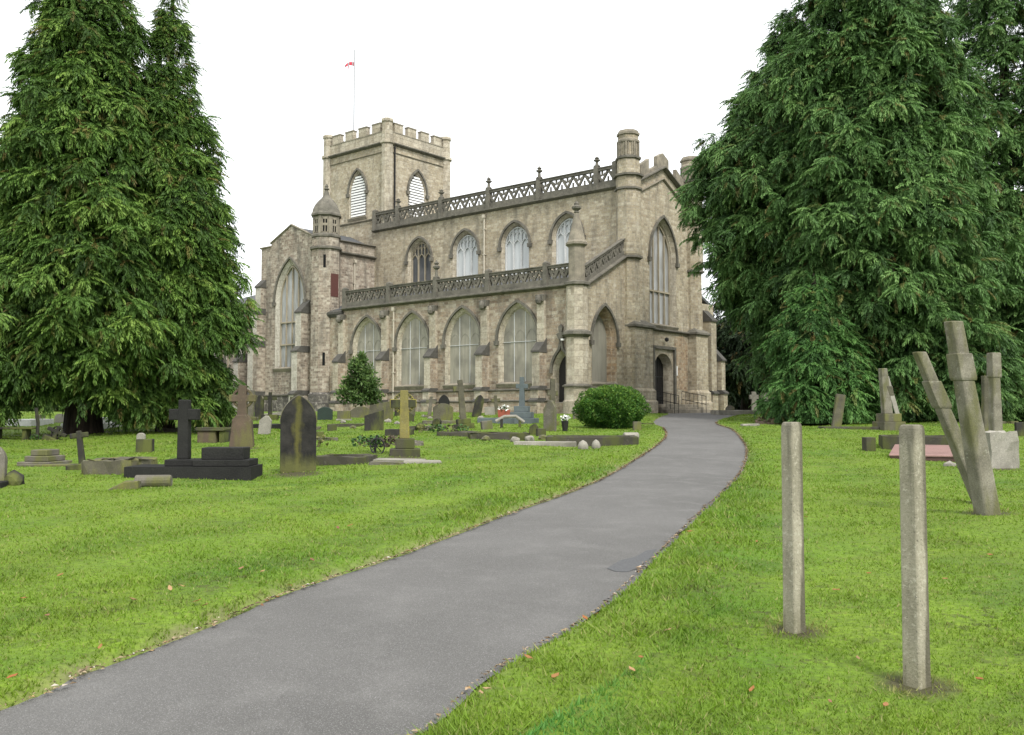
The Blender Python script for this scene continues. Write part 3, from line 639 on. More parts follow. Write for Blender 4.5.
# --- crossing tower
t0, t1, v0, v1 = 21.35, 28.4, .32, 6.8
FTS, FTW = PS(v0), PW(t0)
hs_ = window(FTS, 24.62, .82, 14.95, 16.9, 18.3, .35, .16, louvre=True, frame='ashlar', name='belfry_window')
hw_ = window(FTW, 3.45, .78, 14.95, 16.9, 18.3, .35, .16, louvre=True, frame='ashlar', name='belfry_window')
k = MB(); fill(k, [(t0, 12), (t1, 12), (t1, 20.1), (t0, 20.1)], [hs_], FTS, 'tan'); fill(k, [(v0, 12), (v1, 12), (v1, 20.1), (v0, 20.1)], [hw_], FTW, 'tan')
k.poly([U(t1, v, z) for v, z in ((v0, 8), (v1, 8), (v1, 20.1), (v0, 20.1))], 'tan'); k.poly([U(u, v1, z) for u, z in ((t0, 8), (t1, 8), (t1, 20.1), (t0, 20.1))], 'tan')
k.build('tower_wall', church, norm=False)
k = MB(); k.poly([U(u, v, 20.3) for u, v in ((t0, v0), (t1, v0), (t1, v1), (t0, v1))], 'lead'); k.build('tower_roof', church)
for f, a, b in ((FTS, t0, t1), (FTW, v0, v1), (lambda a, z, d: U(t1 - d, a, z), v0, v1), (lambda a, z, d: U(a, v1 - d, z), t0, t1)):
    string(f, a, b, 20.1, .26, .26, name='cornice'); string(f, a, b, 19.45, .12, .08, 'coping'); string(f, a, b, 14.5, .2, .14, 'coping')
    k = MB(); k.prism([(a, 20.18), (b, 20.18), (b, 20.95), (a, 20.95)], f, -.03, .32, 'ashlar'); k.prism([(a, 20.95), (b, 20.95), (b, 21.03), (a, 21.03)], f, -.06, .35, 'coping'); k.build('tower_parapet', church)
    n = 4; w = (b - a - .9) / (2 * n + .999 - 1)
    for i in range(n):
        x = a + .45 + w * (2 * i + .5) - w * 0 + (.0)
        k = MB(); k.prism([(x - .08, 20.99), (x + w + .08, 20.99), (x + w + .08, 21.66), (x - .08, 21.66)], f, -.03, .32, 'ashlar'); k.prism([(x - .12, 21.66), (x + w + .12, 21.66), (x + w + .12, 21.74), (x - .12, 21.74)], f, -.07, .36, 'coping'); k.build('merlon', church)
for u, v in ((t0, v0), (t0, v1), (t1, v0), (t1, v1)):
    octa('tower_turret', u + (.12 if u == t0 else -.12), v + (.12 if v == v0 else -.12), [(.44, 12), (.44, 19.95), (.56, 20.03), (.56, 20.2), (.42, 20.26), (.40, 21.6), (.48, 21.65), (.48, 21.82), (.42, 21.9), (.1, 21.95)], 'ashlar')
k = MB(); k.tube([FTW(1.02, 13, -.08), FTW(1.02, 19.9, -.08)], .07, 'black'); k.build('drainpipe', church, uv=False)

# --- south transept with its stair turret
FT = PS(-5.3)
h = [window(FT, 25.38, 1.38, 3.25, 8.1, 10.6, .28, .34, 'gl_west', 4, 'quoin', 'trac', name='transept_window', rows=3, fine=False)]
k = MB(); fill(k, [(22.2, -.5), (28.9, -.5), (28.9, 12.15), (27.75, 12.15), (27.65, 12.45), (25.3, 13.5), (22.95, 12.45), (22.2, 12.2)], h, FT, 'brown'); k.build('transept_wall', church, norm=False)
k = MB(); fill(k, [(-5.3, 0), (.1, 0), (.1, 12.3), (-5.3, 12.3)], [], PW(22.3), 'brown'); k.poly([U(28.9, v, z) for v, z in ((-5.3, -.5), (7, -.5), (7, 12.1), (-5.3, 12.1))], 'brown'); k.build('transept_wall', church, norm=False)
for a0, z0, a1, z1 in ((29.0, 12.2, 27.7, 12.2), (27.75, 12.45, 25.3, 13.52), (22.85, 12.45, 25.3, 13.52)):
    string(FT, a0, a1, z0, .16, .10, 'coping', slope=(z1 - z0) / (a1 - a0), name='coping')
string(PW(22.3), -4, 0, 11.45, .26, .24, name='cornice'); string(PW(22.3), -4, 0, 12.3, .14, .16, name='coping')
k = MB(); k.loft([[U(u, v, z) for u, z in ((22.5, 12.2), (25.3, 13.4), (28.7, 12.1), (28.7, 11.8), (22.5, 11.8))] for v in (-5.0, .25)], 'lead'); k.build('transept_roof', church)
pipe(PW(22.3), -2.0, 8.8, 10.85)
string(FT, 22.3, 28.9, 1.2, .18, .16); k = MB(); k.prism([(22.2, -.5), (28.9, -.5), (28.9, 1.12), (22.2, 1.12)], FT, -.10, .01, 'plinth'); k.build('plinth', church)
buttress(FT, 23.1, 23.75, [(1.25, 1.2), (1.05, 4.2), (.75, 6.95)], 'brown', front='quoin')
buttress(FT, 28.3, 28.95, [(1.25, 1.2), (1.05, 4.8), (.75, 7.2), (.45, 9.2)], 'brown', front='quoin')
buttress(lambda a, z, d: U(28.9 - d, a, z), -5.3, -4.6, [(1.1, 4.2), (.7, 7.0), (.4, 9.2)], 'brown')
octa('stair_turret', 21.95, -4.85, [(1.12, -.5), (1.12, 1.1), (1.02, 1.2), (1.02, 11.3), (1.0, 11.4), (.97, 12.2), (.90, 12.3), (.90, 13.7)], 'brown')
octa('turret_plinth', 21.95, -4.85, [(1.22, -.5), (1.22, .62), (1.18, .7), (1.18, 1.2), (1.02, 1.36)], 'plinth')
for z, r in ((11.4, 1.16), (12.26, 1.06)): octa('turret_string', 21.95, -4.85, [(.9, z - .16), (r, z - .06), (r, z + .08), (.9, z + .2)], 'weather')
octa('turret_dome', 21.95, -4.85, [(.9, 13.62), (1.1, 13.7), (1.1, 13.82), (1.02, 13.95), (.96, 14.2), (.82, 14.5), (.58, 14.8), (.36, 15.02), (.24, 15.2), (.16, 15.45), (.10, 15.6), (.2, 15.68), (.1, 15.78), (.13, 15.9), (.02, 16.05)], 'weather')
for i in range(8):
    a = math.pi / 8 * 2 * i
    mt = Matrix.Translation(U(21.95, -4.85, 0)) @ Matrix.Rotation(a, 4, 'Z')
    k = MB(); k.box(.80, .85, -.17, .17, 12.55, 13.5, 'dark', mt); k.build('belfry_opening', church, uv=False)
    k = MB()
    for s in (-1, 1): k.box(.82, .885, s * .2 - .05, s * .2 + .05, 12.5, 13.5, 'coping', mt)
    k.box(.82, .885, -.24, .24, 13.4, 13.6, 'coping', mt); k.box(.82, .88, -.20, .20, 12.95, 13.12, 'coping', mt); k.box(.82, .878, -.03, .03, 12.5, 13.5, 'coping', mt)
    k.build('opening_frame', church)
    mt2 = Matrix.Translation(U(21.95, -4.85, 0)) @ Matrix.Rotation(a + math.pi / 8, 4, 'Z'); k = MB(); k.box(.82, .95, -.1, .1, 12.42, 13.64, 'coping', mt2); k.build('turret_shaft', church)
mt = Matrix.Translation(U(21.95, -4.85, 0)) @ Matrix.Rotation(0, 4, 'Z')
k = MB(); k.box(.93, .965, -.33, .33, 8.0, 9.6, 'red', mt); k.build('turret_door', church, uv=False)
for a, z in ((-math.pi / 4, 10.0), (-math.pi / 4, 3.2)):
    mt = Matrix.Translation(U(21.95, -4.85, 0)) @ Matrix.Rotation(a, 4, 'Z'); k = MB(); k.box(.92, .95, -.09, .09, z, z + .9, 'dark', mt); k.build('slit_window', church, uv=False)

# --- chancel and vestry to the east
k = MB(); k.loft([[U(u, v, z) for u, v in ((28.6, -4.4), (38, -4.4), (38, 8), (28.6, 8))] for z in (-.5, 8.4)], 'brown'); k.build('chancel_wall', church)
k = MB(); k.loft([[U(u, v, z) for v, z in ((-4.7, 8.3), (1.8, 10.4), (8.3, 8.3))] for u in (28.9, 38.2)], 'lead'); k.build('chancel_roof', church)
FC = PS(-4.4)
buttress(FC, 31.4, 32.0, [(1.3, 1.2), (1.1, 3.8), (.6, 6.4)], 'brown', front='quoin'); buttress(FC, 35.0, 35.6, [(1.9, 1.6), (1.1, 3.6), (.6, 6.4)], 'brown', front='quoin')
window(PS(-4.44), 33.5, .9, 2.0, 4.2, 5.5, .05, .2, 'gl_west', 2, 'quoin', name='chancel_window')

# railings by the west door
for a in (2.35, 5.75):
    r = empty('railing', cw(-1.9, a), math.atan2(XN.y, XN.x)); k = MB()
    for z in (.5, 1.0): k.tube([(0, 0, z - .02), (-1.7, 0, z + .3)], .02, 'black')
    k.build('handrail', r, uv=False)
    for i in range(7): k = MB(); x = -1.7 * i / 6; k.tube([(x, 0, -.1), (x, 0, .98 + .3 * i / 6)], .016, 'black'); k.build('baluster', r, uv=False)
    tag(r, 'black iron railing at the %s end of the west door steps' % ('bush' if a < 4 else 'conifer'), 'railing')
# flagpole on the tower
fp = empty('flagpole', cw(27.1, 2.0, 20.32)); k = MB(); k.tube([(0, 0, 0), (0, 0, 8.75)], .06, 'pole', 8, .04); k.build('pole', fp, uv=False)
k = MB()
for i in range(8):
    a, b = i / 8, (i + 1) / 8; f = lambda s, hh: (-.75 * s, -.3 * s + .12 * math.sin(7 * s), 7.72 - hh + .10 * math.sin(5 * s) - .25 * s)
    k.poly([f(a, 0), f(b, 0), f(b, .34 * (1 - .4 * b)), f(a, .34 * (1 - .4 * a))], 'flagred' if i % 3 != 1 else 'pole')
k.poly([(-.42, -.14, 7.5), (-.5, -.16, 7.5), (-.47, -.15, 7.1), (-.42, -.14, 7.1)], 'flagred')
k.build('flag', fp, uv=False); tag(fp, 'thin pale flagpole with a small red flag rising from the tower roof', 'flagpole')

# ------------------------------------------------------------------ graves, posts and small things in the churchyard
GREEN = (.16, .19, .04); YEL = (.27, .26, .04)
M['gr_dark'] = stone('blackened headstone', (.042, .040, .035), (.018, .017, .015), (.11, .11, .09), .35, (.11, .125, .03), .8)
M['gr_black'] = stone('dark polished granite', (.022, .022, .020), (.010, .010, .010), (.06, .062, .045), .2, None, 1, .7)
M['gr_grey'] = stone('grey weathered stone', (.175, .16, .13), (.075, .07, .055), (.34, .33, .26), .6, (.12, .125, .04))
M['gr_pale'] = stone('pale bleached stone', (.36, .34, .29), (.17, .16, .13), (.5, .49, .43), .5, None)
M['gr_moss'] = stone('mossy stone', (.14, .13, .09), (.06, .056, .04), (.26, .26, .18), .45, (.15, .155, .04))
M['gr_yel'] = stone('yellow lichened stone', (.25, .22, .07), (.14, .125, .05), (.3, .3, .2), .4, (.36, .31, .03))
M['gr_brown'] = stone('brown sandstone', (.135, .098, .07), (.065, .05, .036), (.22, .21, .13), .45, (.13, .125, .045))
M['gr_blue'] = stone('blue grey granite', (.13, .155, .16), (.085, .105, .11), (.2, .22, .22), .25, None, 1, .7)
M['gr_green'] = stone('dark green slate', (.035, .055, .045), (.025, .038, .032), (.07, .08, .07), .2, None, 1, .5)
M['gr_pink'] = stone('pink granite ledger', (.36, .22, .20), (.25, .155, .14), (.40, .30, .27), .25, None, 1, .4)
M['gr_red'] = stone('dark pink granite edge', (.13, .075, .065), (.08, .05, .045), (.2, .15, .12), .3)
M['gr_kerb'] = stone('dark mossy kerb', (.08, .073, .055), (.035, .033, .027), (.2, .2, .14), .5, (.075, .085, .024))
M['gr_white'] = stone('white marble', (.68, .68, .65), (.5, .5, .48), (.7, .7, .68), .2)
mconc, t_, b_ = newmat('weathered concrete', .9); ob_ = nn(t_, 'TexCoord').outputs['Object']
c_ = mix(t_, ramp(t_, noise(t_, mapping(t_, ob_, (1, 1, .3)), 7, 5, .6), [(.35, 0), (.68, 1)]), (.34, .315, .24), (.19, .175, .125))
c_ = mix(t_, ramp(t_, noise(t_, ob_, 34, 4, .7), [(.55, 0), (.66, .55)]), c_, (.50, .47, .38)); c_ = mix(t_, ramp(t_, noise(t_, ob_, 90, 3), [(.62, 0), (.7, .75)]), c_, (.085, .075, .06))
c_ = mix(t_, ramp(t_, noise(t_, mapping(t_, ob_, (6, 6, .6)), 2.2, 3), [(.57, 0), (.68, .7)]), c_, (.10, .095, .065))
sx_ = nn(t_, 'SeparateXYZ'); t_.links.new(ob_, sx_.inputs[0]); topm = nn(t_, 'Math', operation='ADD'); t_.links.new(sx_.outputs[2], topm.inputs[0])
sc_ = nn(t_, 'Math', operation='MULTIPLY'); t_.links.new(noise(t_, mapping(t_, ob_, (8, 8, 1.2)), 1, 4), sc_.inputs[0]); sc_.inputs[1].default_value = .55; t_.links.new(sc_.outputs[0], topm.inputs[1])
c_ = mix(t_, ramp(t_, topm.outputs[0], [(0, .75), (.34, .3), (.5, 0)]), c_, (.17, .165, .07))   # algae rising from the turf
half_ = nn(t_, 'Math', operation='MULTIPLY'); t_.links.new(topm.outputs[0], half_.inputs[0]); half_.inputs[1].default_value = .5
c_ = mix(t_, ramp(t_, half_.outputs[0], [(.74, 0), (.80, .55), (.86, .75)]), c_, (.10, .092, .07))     # black crust on the head
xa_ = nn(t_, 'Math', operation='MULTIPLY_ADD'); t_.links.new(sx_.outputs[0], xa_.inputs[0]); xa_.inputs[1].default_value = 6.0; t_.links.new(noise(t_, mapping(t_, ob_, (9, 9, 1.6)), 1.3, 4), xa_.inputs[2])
c_ = mix(t_, ramp(t_, xa_.outputs[0], [(.47, 0), (.66, .8)]), c_, (.085, .078, .052))      # shade of the right face painted in, together with algae along its edge
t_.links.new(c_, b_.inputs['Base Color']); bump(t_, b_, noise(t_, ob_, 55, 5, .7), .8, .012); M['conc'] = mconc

def outline(style, w, h):
    a = w / 2
    if style == 'flat': return [(-a, 0), (a, 0), (a, h), (-a, h)]
    if style == 'slant': return [(-a, 0), (a, 0), (a, h), (-a, h * .72)]
    if style == 'gothic': return [(x, z) for x, z in arch(0, a, 0, h - w * .72, h, 7)]
    if style == 'round': return [(-a, 0)] + [(-a * math.cos(math.pi * i / 12), h - a * .8 + a * .8 * math.sin(math.pi * i / 12)) for i in range(13)] + [(a, 0)]
    if style == 'segment': return [(-a, 0)] + [(-a + w * i / 8, h - .10 * w * (2 * i / 8 - 1) ** 2 * 2) for i in range(9)] + [(a, 0)]
    if style == 'peak': return [(-a, 0), (a, 0), (a, h * .78), (a * .35, h), (-a * .1, h), (-a, h * .72)]
    if style == 'shoulder': return [(-a, 0), (a, 0), (a, h * .78), (a * .7, h * .78)] + [(a * .7 * math.cos(math.pi * i / 8), h * .78 + h * .22 * math.sin(math.pi * i / 8)) for i in range(1, 8)] + [(-a * .7, h * .78), (-a, h * .78)]
LF = lambda a, z, d: Vector((a, d, z))
def slab(mb, style, w, h, th, m, x=0, z=0, taper=0, y=0):
    o = outline(style, w, h); mb.prism([(x + a * (1 - taper * zz / h), z + zz) for a, zz in o], LF, y - th / 2, y + th / 2, m)
def headstone(px, py, wp, hp, style, m, label, rz=0, tilt=(0, 0), th=.12, base=None, taper=0, name='headstone', cat='headstone'):
    P, s = G(px, py); w, h = wp * s, hp * s + .04
    k = MB(); slab(k, style, w, h, th, m, taper=taper)
    if base:
        r = empty(name, P, R(rz), (R(tilt[0]), R(tilt[1]))); k.build('slab', r, bevel=.012)
        b = MB(); b.box(-w * .5 - base[0], w * .5 + base[0], -th / 2 - .08, th / 2 + .08, -.05, base[1], base[2]); b.build('base', r, bevel=.015)
        return tag(r, label, cat)
    o = k.build(name, bevel=.012); o.location = P; o.rotation_euler = (R(tilt[0]), R(tilt[1]), R(rz)); return tag(o, label, cat)
def steps(r, dims, m, jit=.0):
    z = -.05
    for i, (w, d, h) in enumerate(dims):
        k = MB(); k.box(-w / 2, w / 2, -d / 2, d / 2, z, z + h + (.05 if i == 0 else 0), m); k.build('step', r, bevel=.015, jitter=jit); z += h + (.05 if i == 0 else 0)
    return z
def cross(px, py, hp, shaft, armw, m, label, dims=(), rz=0, tilt=(0, 0), th=.14, armz=.72, ring=0, bm=None, taper=.25, armh=None, cat='stone cross', broken=False):
    P, s = G(px, py); H = hp * s; r = empty('grave_cross', P, R(rz), (R(tilt[0]), R(tilt[1])))
    z0 = steps(r, dims, bm or m) if dims else -.05
    k = MB(); w, a = shaft * s, armw * s; ah = (armh or shaft) * s * .85; zc = z0 + (H - z0) * armz
    k.prism([(-w / 2, z0 - .01), (w / 2, z0 - .01), (w / 2 * (1 - taper), H), (-w / 2 * (1 - taper), H)], LF, -th / 2, th / 2, m)
    if not broken: k.prism([(-a / 2, zc - ah / 2), (a / 2, zc - ah / 2), (a / 2, zc + ah / 2), (-a / 2, zc + ah / 2)], LF, -th / 2 + .006, th / 2 - .006, m)
    else: k.prism([(-a / 2, zc - ah / 2), (w * .55, zc - ah / 2), (w * .6, zc + ah / 2), (-a / 2, zc + ah / 2 * .8)], LF, -th / 2 + .006, th / 2 - .006, m)
    if ring:
        rr = ring * s
        for i in range(20):
            t0, t1 = 2 * math.pi * i / 20, 2 * math.pi * (i + 1) / 20; c = lambda q, t: (q * math.cos(t), zc + q * math.sin(t))
            k.prism([c(rr * .78, t0), c(rr, t0), c(rr, t1), c(rr * .78, t1)], LF, -th * .33, th * .33, m)
    k.build('cross', r, bevel=.012); return tag(r, label, cat)
def kerbs(px, py, wp, d, h, m, label, rz=0, th=.13, fillm=None, name='grave_kerb', cat='grave kerb', jit=.012, post=False):
    P, s = G(px, py); w = wp * s; r = empty(name, P, R(rz))
    for x0, x1, y0, y1 in ((-w / 2, w / 2, 0, th), (-w / 2, w / 2, d - th, d), (-w / 2, -w / 2 + th, th + .003, d - th - .003), (w / 2 - th, w / 2, th + .003, d - th - .003)):
        k = MB(); n = 5
        if x1 - x0 > y1 - y0: k.loft([[(x0 + (x1 - x0) * i / n, y, z) for y, z in ((y0, -.1), (y1, -.1), (y1, h), (y0, h))] for i in range(n + 1)], m)
        else: k.loft([[(x, y0 + (y1 - y0) * i / n, z) for x, z in ((x0, -.1), (x1, -.1), (x1, h), (x0, h))] for i in range(n + 1)], m)
        k.build('kerb_stone', r, bevel=.012, jitter=jit)
    if fillm: k = MB(); k.box(-w / 2 + th, w / 2 - th, th, d - th, -.1, h * .55, fillm); k.build('infill', r)
    return tag(r, label, cat)
def thing1(name, k, px, py, label, cat, rz=0, tilt=(0, 0), bevel=.012, jitter=0, dz=0, smooth=False):
    P, s = G(px, py); P.z += dz; o = k.build(name, bevel=bevel, jitter=jitter, smooth=smooth); o.location = P; o.rotation_euler = (R(tilt[0]), R(tilt[1]), R(rz)); return tag(o, label, cat)
def rock(r, m, n=10, sq=.7):
    k = MB(); k.mi(m); bmesh.ops.create_icosphere(k.bm, subdivisions=2, radius=r)
    for v in k.bm.verts: v.co = Vector((v.co.x, v.co.y, v.co.z * sq)) * random.uniform(.82, 1.12)
    return k
def leaves(mb_, c, rad, n, size, m, zs=.6):
    for i in range(n):
        d = Vector((random.gauss(0, 1), random.gauss(0, 1), random.gauss(0, 1))).normalized() * random.random() ** .4
        p = Vector(c) + Vector((d.x * rad, d.y * rad, d.z * rad * zs)); a = Vector((random.uniform(-1, 1), random.uniform(-1, 1), random.uniform(-.6, 1))).normalized() * size; b = a.cross(Vector((random.uniform(-1, 1), random.uniform(-1, 1), random.uniform(-1, 1)))).normalized() * size * .35
        mb_.poly([p - a * .5, p + b, p + a * .5, p - b], m)

# the two concrete posts in the foreground
def post(px, py, rz, label, H):
    P, s = G(px, py); h, c = .050, .008
    o = [(-h, -h + c), (-h + c, -h), (h - c, -h), (h, -h + c), (h, h - c), (h - c, h), (-h + c, h), (-h, h - c)]
    k = MB(); L = []
    for z, f in ((-.15, 1.06), (.0, 1.05), (.3, 1.02), (.7, 1), (H - .05, .985), (H - .022, .95), (H - .006, .86), (H, .72)): L.append([Vector((x * f, y * f, z)) for x, y in o])
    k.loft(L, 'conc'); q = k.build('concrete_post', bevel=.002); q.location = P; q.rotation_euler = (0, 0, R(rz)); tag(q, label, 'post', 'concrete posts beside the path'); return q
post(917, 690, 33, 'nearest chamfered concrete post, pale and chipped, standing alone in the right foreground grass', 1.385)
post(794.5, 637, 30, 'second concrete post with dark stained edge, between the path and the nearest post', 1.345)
for (px, py) in ((917, 690), (794.5, 631)):      # rank grass the mower misses round each foot
    P, s = G(px, py)

# the two big leaning shafts and their neighbours on the right
def shaft(px, py, H, w, lean, col_z, m, label, rz=12, top=.76, collar=.30, yl=0):
    P, s = G(px, py); r = empty('broken_cross_shaft', P, R(rz)); tx = math.tan(R(lean)); ty = math.tan(R(yl))
    sh = lambda x, y, z: Vector((x + tx * z, y + ty * z, z))
    def sect(z, f, c=.22): h = w / 2 * f; q = h * c; return [sh(x, y, z) for x, y in ((-h, -h + q), (-h + q, -h), (h - q, -h), (h, -h + q), (h, h - q), (h - q, h), (-h + q, h), (-h, h - q))]
    k = MB(); k.loft([sect(-.2, 1.06), sect(0, 1.05), sect(H * .3, 1), sect(col_z, .84), sect(H, top)], m); k.build('shaft', r, bevel=.01)
    if collar:
        k = MB(); k.loft([sect(col_z, .93, .06), sect(col_z + .03, 1.0, .06), sect(col_z + collar, .96, .06), sect(col_z + collar + .015, .9, .06)], m); k.build('arm_stub', r, bevel=.012)
    return tag(r, label, 'broken cross')
M['gr_shaft'] = stone('lichened shaft stone', (.28, .26, .205), (.12, .11, .083), (.42, .41, .33), .6, (.12, .12, .05), 1.4)
shaft(988, 522, 2.27, .215, -10.0, 1.58, 'gr_shaft', 'taller leaning broken cross shaft, rightmost of the crossed pair at right')
shaft(983, 506, 2.02, .19, -22.5, 1.28, 'gr_shaft', 'shorter steeply leaning broken cross shaft behind the taller leaning one', rz=5, collar=.34)
P_, s_ = G(996, 448); shaft(996, 448, 97 * s_, 10 * s_, 0, 72 * s_, 'gr_shaft', 'upright square stone shaft with lichen, standing behind the rough block', rz=8, top=.95, collar=24 * s_, )
P_, s_ = G(986, 436); shaft(986, 436, 60 * s_, 7.5 * s_, 1, 40 * s_, 'gr_moss', 'thin mossy stone shaft just left of the upright square shaft', rz=0, top=.9, collar=0)
P_, s_ = G(1001, 470); k = MB(); k.box(-16 * s_, 16 * s_, -.12, .28, -.06, 37 * s_, 'gr_pale', taper=.05); bmesh.ops.subdivide_edges(k.bm, edges=k.bm.edges[:], cuts=3, use_grid_fill=True)
thing1('stone_block', k, 1001, 470, 'pale rough hewn stone block at the foot of the upright square shaft', 'stone block', 10, jitter=.022, bevel=0)
for i, (px, py, r, lab) in enumerate(((950, 468, .13, 'pale rubble stone left of the leaning shafts'), (958, 462, .10, 'small brown rubble stone heaped behind the pale rubble stone'), (962, 470, .09, 'smallest rubble stone at the foot of the leaning shafts'))):
    thing1('rubble_stone', rock(r, ('gr_pale', 'gr_brown', 'gr_grey')[i]), px, py, lab, 'stone', bevel=0, dz=.03)
# pink ledger and the dark kerb behind it
P, s = G(931, 461.5); r = empty('ledger_grave', P, R(-25), (R(3.2), 0)); k = MB(); w = 74 * s
k.box(-w / 2 - .02, w / 2 + .15, 0, 2.4, -.12, .10, 'gr_red'); k.build('edging', r, bevel=.01)
k = MB(); k.box(-w / 2 - .04, w / 2 + .17, -.02, 2.42, .102, .145, 'gr_pink'); k.build('ledger_slab', r, bevel=.01); tag(r, 'flat pink granite ledger grave between the posts and the leaning shafts', 'ledger grave')
kerbs(928, 452, 84, 1.6, .36, 'gr_kerb', 'dark mossy stone kerb enclosure behind the pink ledger', -18, .16)
k = MB(); k.box(-.12, .12, -.12, .12, -.05, .34, 'gr_kerb'); thing1('kerb_post', k, 869, 452, 'short square dark post at left end of the kerb behind pink ledger', 'stone post', 5)
P, s = G(889, 431); r = empty('grave_cross', P, R(8)); z = steps(r, ((23 * s, .8, 9 * s), (18 * s, .6, 8 * s)), 'gr_moss')
k = MB(); k.prism([(-.22, z), (.10, z), (-.08, z + 45 * s), (-.30, z + 45 * s)], LF, -.12, .12, 'gr_shaft'); k.build('shaft', r, bevel=.015); k = MB(); k.prism([(-.02, z + .62), (.15, z + .62), (.10, z + .95), (-.12, z + .95)], LF, -.13, .13, 'gr_moss'); k.build('arm_stub', r, bevel=.012)
tag(r, 'broken leaning cross on a two step mossy base under the right conifers', 'stone cross')
k = MB(); k.box(-.08, .08, -.03, .03, 0, 1.45, 'gr_pale'); thing1('fallen_slab', k, 898, 429, 'narrow pale stone slab propped against the broken cross under right conifers', 'stone slab', 0, (-8, -12), dz=.45)
headstone(836, 428, 9, 33, 'flat', 'gr_moss', 'slim leaning mossy stone stump on the grass under the right conifers', 0, (0, 9), .16)
k = MB(); k.box(-29 * .036, 29 * .036, -.2, .35, -.04, .10, 'gr_kerb'); thing1('fallen_slab', k, 851, 431, 'low flat grey slab lying right of the slim leaning stump', 'stone slab', 2, bevel=.02, jitter=.01)
headstone(1020, 437, 9, 13, 'flat', 'gr_dark', 'small dark headstone at right edge beyond the rough block', 0)
k = MB(); k.box(-.5, .5, -.2, .2, -.05, .12, 'gr_grey'); thing1('fallen_slab', k, 1004, 424, 'low grey slab lying far behind the upright square shaft', 'stone slab', 6, jitter=.01)
# debris mound and far graves by the north corner of the church
k = rock(.55, 'gr_brown', sq=.35); leaves(k, (0, 0, .12), .6, 90, .16, 'gr_brown', .35); thing1('debris_heap', k, 768, 424, 'low heap of brown cuttings beside the path bend on the right', 'debris heap', bevel=0)
k = MB(); k.box(-.35, .35, -.12, .12, -.03, .10, 'gr_pale'); thing1('fallen_slab', k, 750, 427, 'small white fallen stone left of the brown cuttings heap', 'stone slab', 12, bevel=.02, jitter=.012)
kerbs(742, 415, 46, 1.8, .24, 'gr_pale', 'long pale kerb grave beyond the path by the church corner', 3, .2)
cross(754, 412.6, 22, 5, 9, 'gr_pale', 'pale upright stone cross near the dark trunk beyond the church corner', ((.55, .5, .2),), th=.2, taper=.1)
headstone(769, 412.6, 7, 19, 'flat', 'gr_pale', 'pale leaning stone right of the upright cross beyond the church corner', 0, (0, -16), .2)
headstone(777, 412.4, 6, 21, 'gothic', 'gr_grey', 'grey leaning stone at edge of the right conifers beyond church', 0, (0, -14), .2)
headstone(730, 413, 9, 8, 'round', 'gr_grey', 'low rounded grey headstone nearest the church north corner', 0)

# --- left group, front to back
P, s = G(3, 487); r = empty('leaning_grave', P, R(10)); k = MB(); slab(k, 'gothic', .42, .72, .14, 'gr_grey', x=-.18); o = k.build('slab', r, bevel=.015); o.rotation_euler = (R(-16), R(-4), 0); k = MB(); k.box(-.5, .08, -.35, .35, -.05, .10, 'gr_black'); k.build('base', r, bevel=.015)
tag(r, 'grey headstone tilted back on a dark base, cut by the left frame edge', 'headstone')
thing1('stone_lump', rock(.17, 'gr_dark', sq=.95), 14, 486, 'small dark lump of stone beside the tilted headstone at left edge', 'stone', bevel=0, dz=.08)
P, s = G(45, 466); r = empty('stepped_tomb', P, R(-6)); st_ = ((34 * s, .8, 5 * s), (25 * s, .6, 5.5 * s), (17 * s, .45, 6 * s)); steps(r, st_, 'gr_grey'); tag(r, 'small grey three step cross base without its cross, left of leaning cross', 'stepped tomb')
k = MB(); k.box(-.55, .55, -.2, .2, -.02, .06, 'gr_moss'); thing1('fallen_slab', k, 50, 468, 'flat mossy slab in front of the small three step base', 'stone slab', -4, bevel=.01)
cross(83, 471, 39, 6, 17, 'gr_dark', 'slim dark leaning cross rising from the rough kerb at left', ((.5, .4, .12),), 12, (0, -7), .10, .86)
kerbs(106, 476, 52, 1.0, .27, 'gr_moss', 'rough mossy kerb grave beside the slim leaning cross', -5, .2, 'gr_kerb', jit=.03)
# black granite cross and tomb on one plinth
P, s = G(190, 480); k = MB(); k.box(-65 * s, 60 * s, 0, .85, -.06, 13 * s, 'gr_black'); k.build('plinth_tmp').name = 'grave_plinth'
pl_ = bpy.data.objects['grave_plinth']; pl_.location = P; pl_.rotation_euler = (0, 0, R(2)); tag(pl_, 'long low black granite plinth carrying the tall black cross and stepped tomb', 'grave plinth')
zt = P.z + 13 * s
r = empty('grave_cross', (P.x - 15 * s, P.y + .42, zt + .003), R(2)); k = MB(); k.box(-14.5 * s, 13.5 * s, -.28, .28, 0, 6.5 * s, 'gr_black'); k.build('base', r, bevel=.01)
k = MB(); w, h = 11.5 * s, 67 * s; k.prism([(-w / 2, 6.4 * s), (w / 2, 6.4 * s), (w * .42, h), (-w * .42, h)], LF, -.10, .10, 'gr_black'); k.prism([(-14.5 * s, h * .69), (14.5 * s, h * .69), (14.5 * s, h * .86), (-14.5 * s, h * .86)], LF, -.094, .094, 'gr_black'); k.build('cross', r, bevel=.012); tag(r, 'tall black granite cross standing before the left conifer', 'stone cross')
r = empty('stepped_tomb', (P.x + 28 * s, P.y + .42, zt + .003), R(2)); k = MB(); k.box(-28 * s, 28 * s, -.34, .34, 0, 6.5 * s, 'gr_black'); k.build('step', r, bevel=.01); k = MB(); k.box(-21 * s, 21 * s, -.24, .24, 6.5 * s, 18.5 * s, 'gr_black'); k.build('block', r, bevel=.01); tag(r, 'black granite two tier tomb block right of the tall black cross', 'stepped tomb')
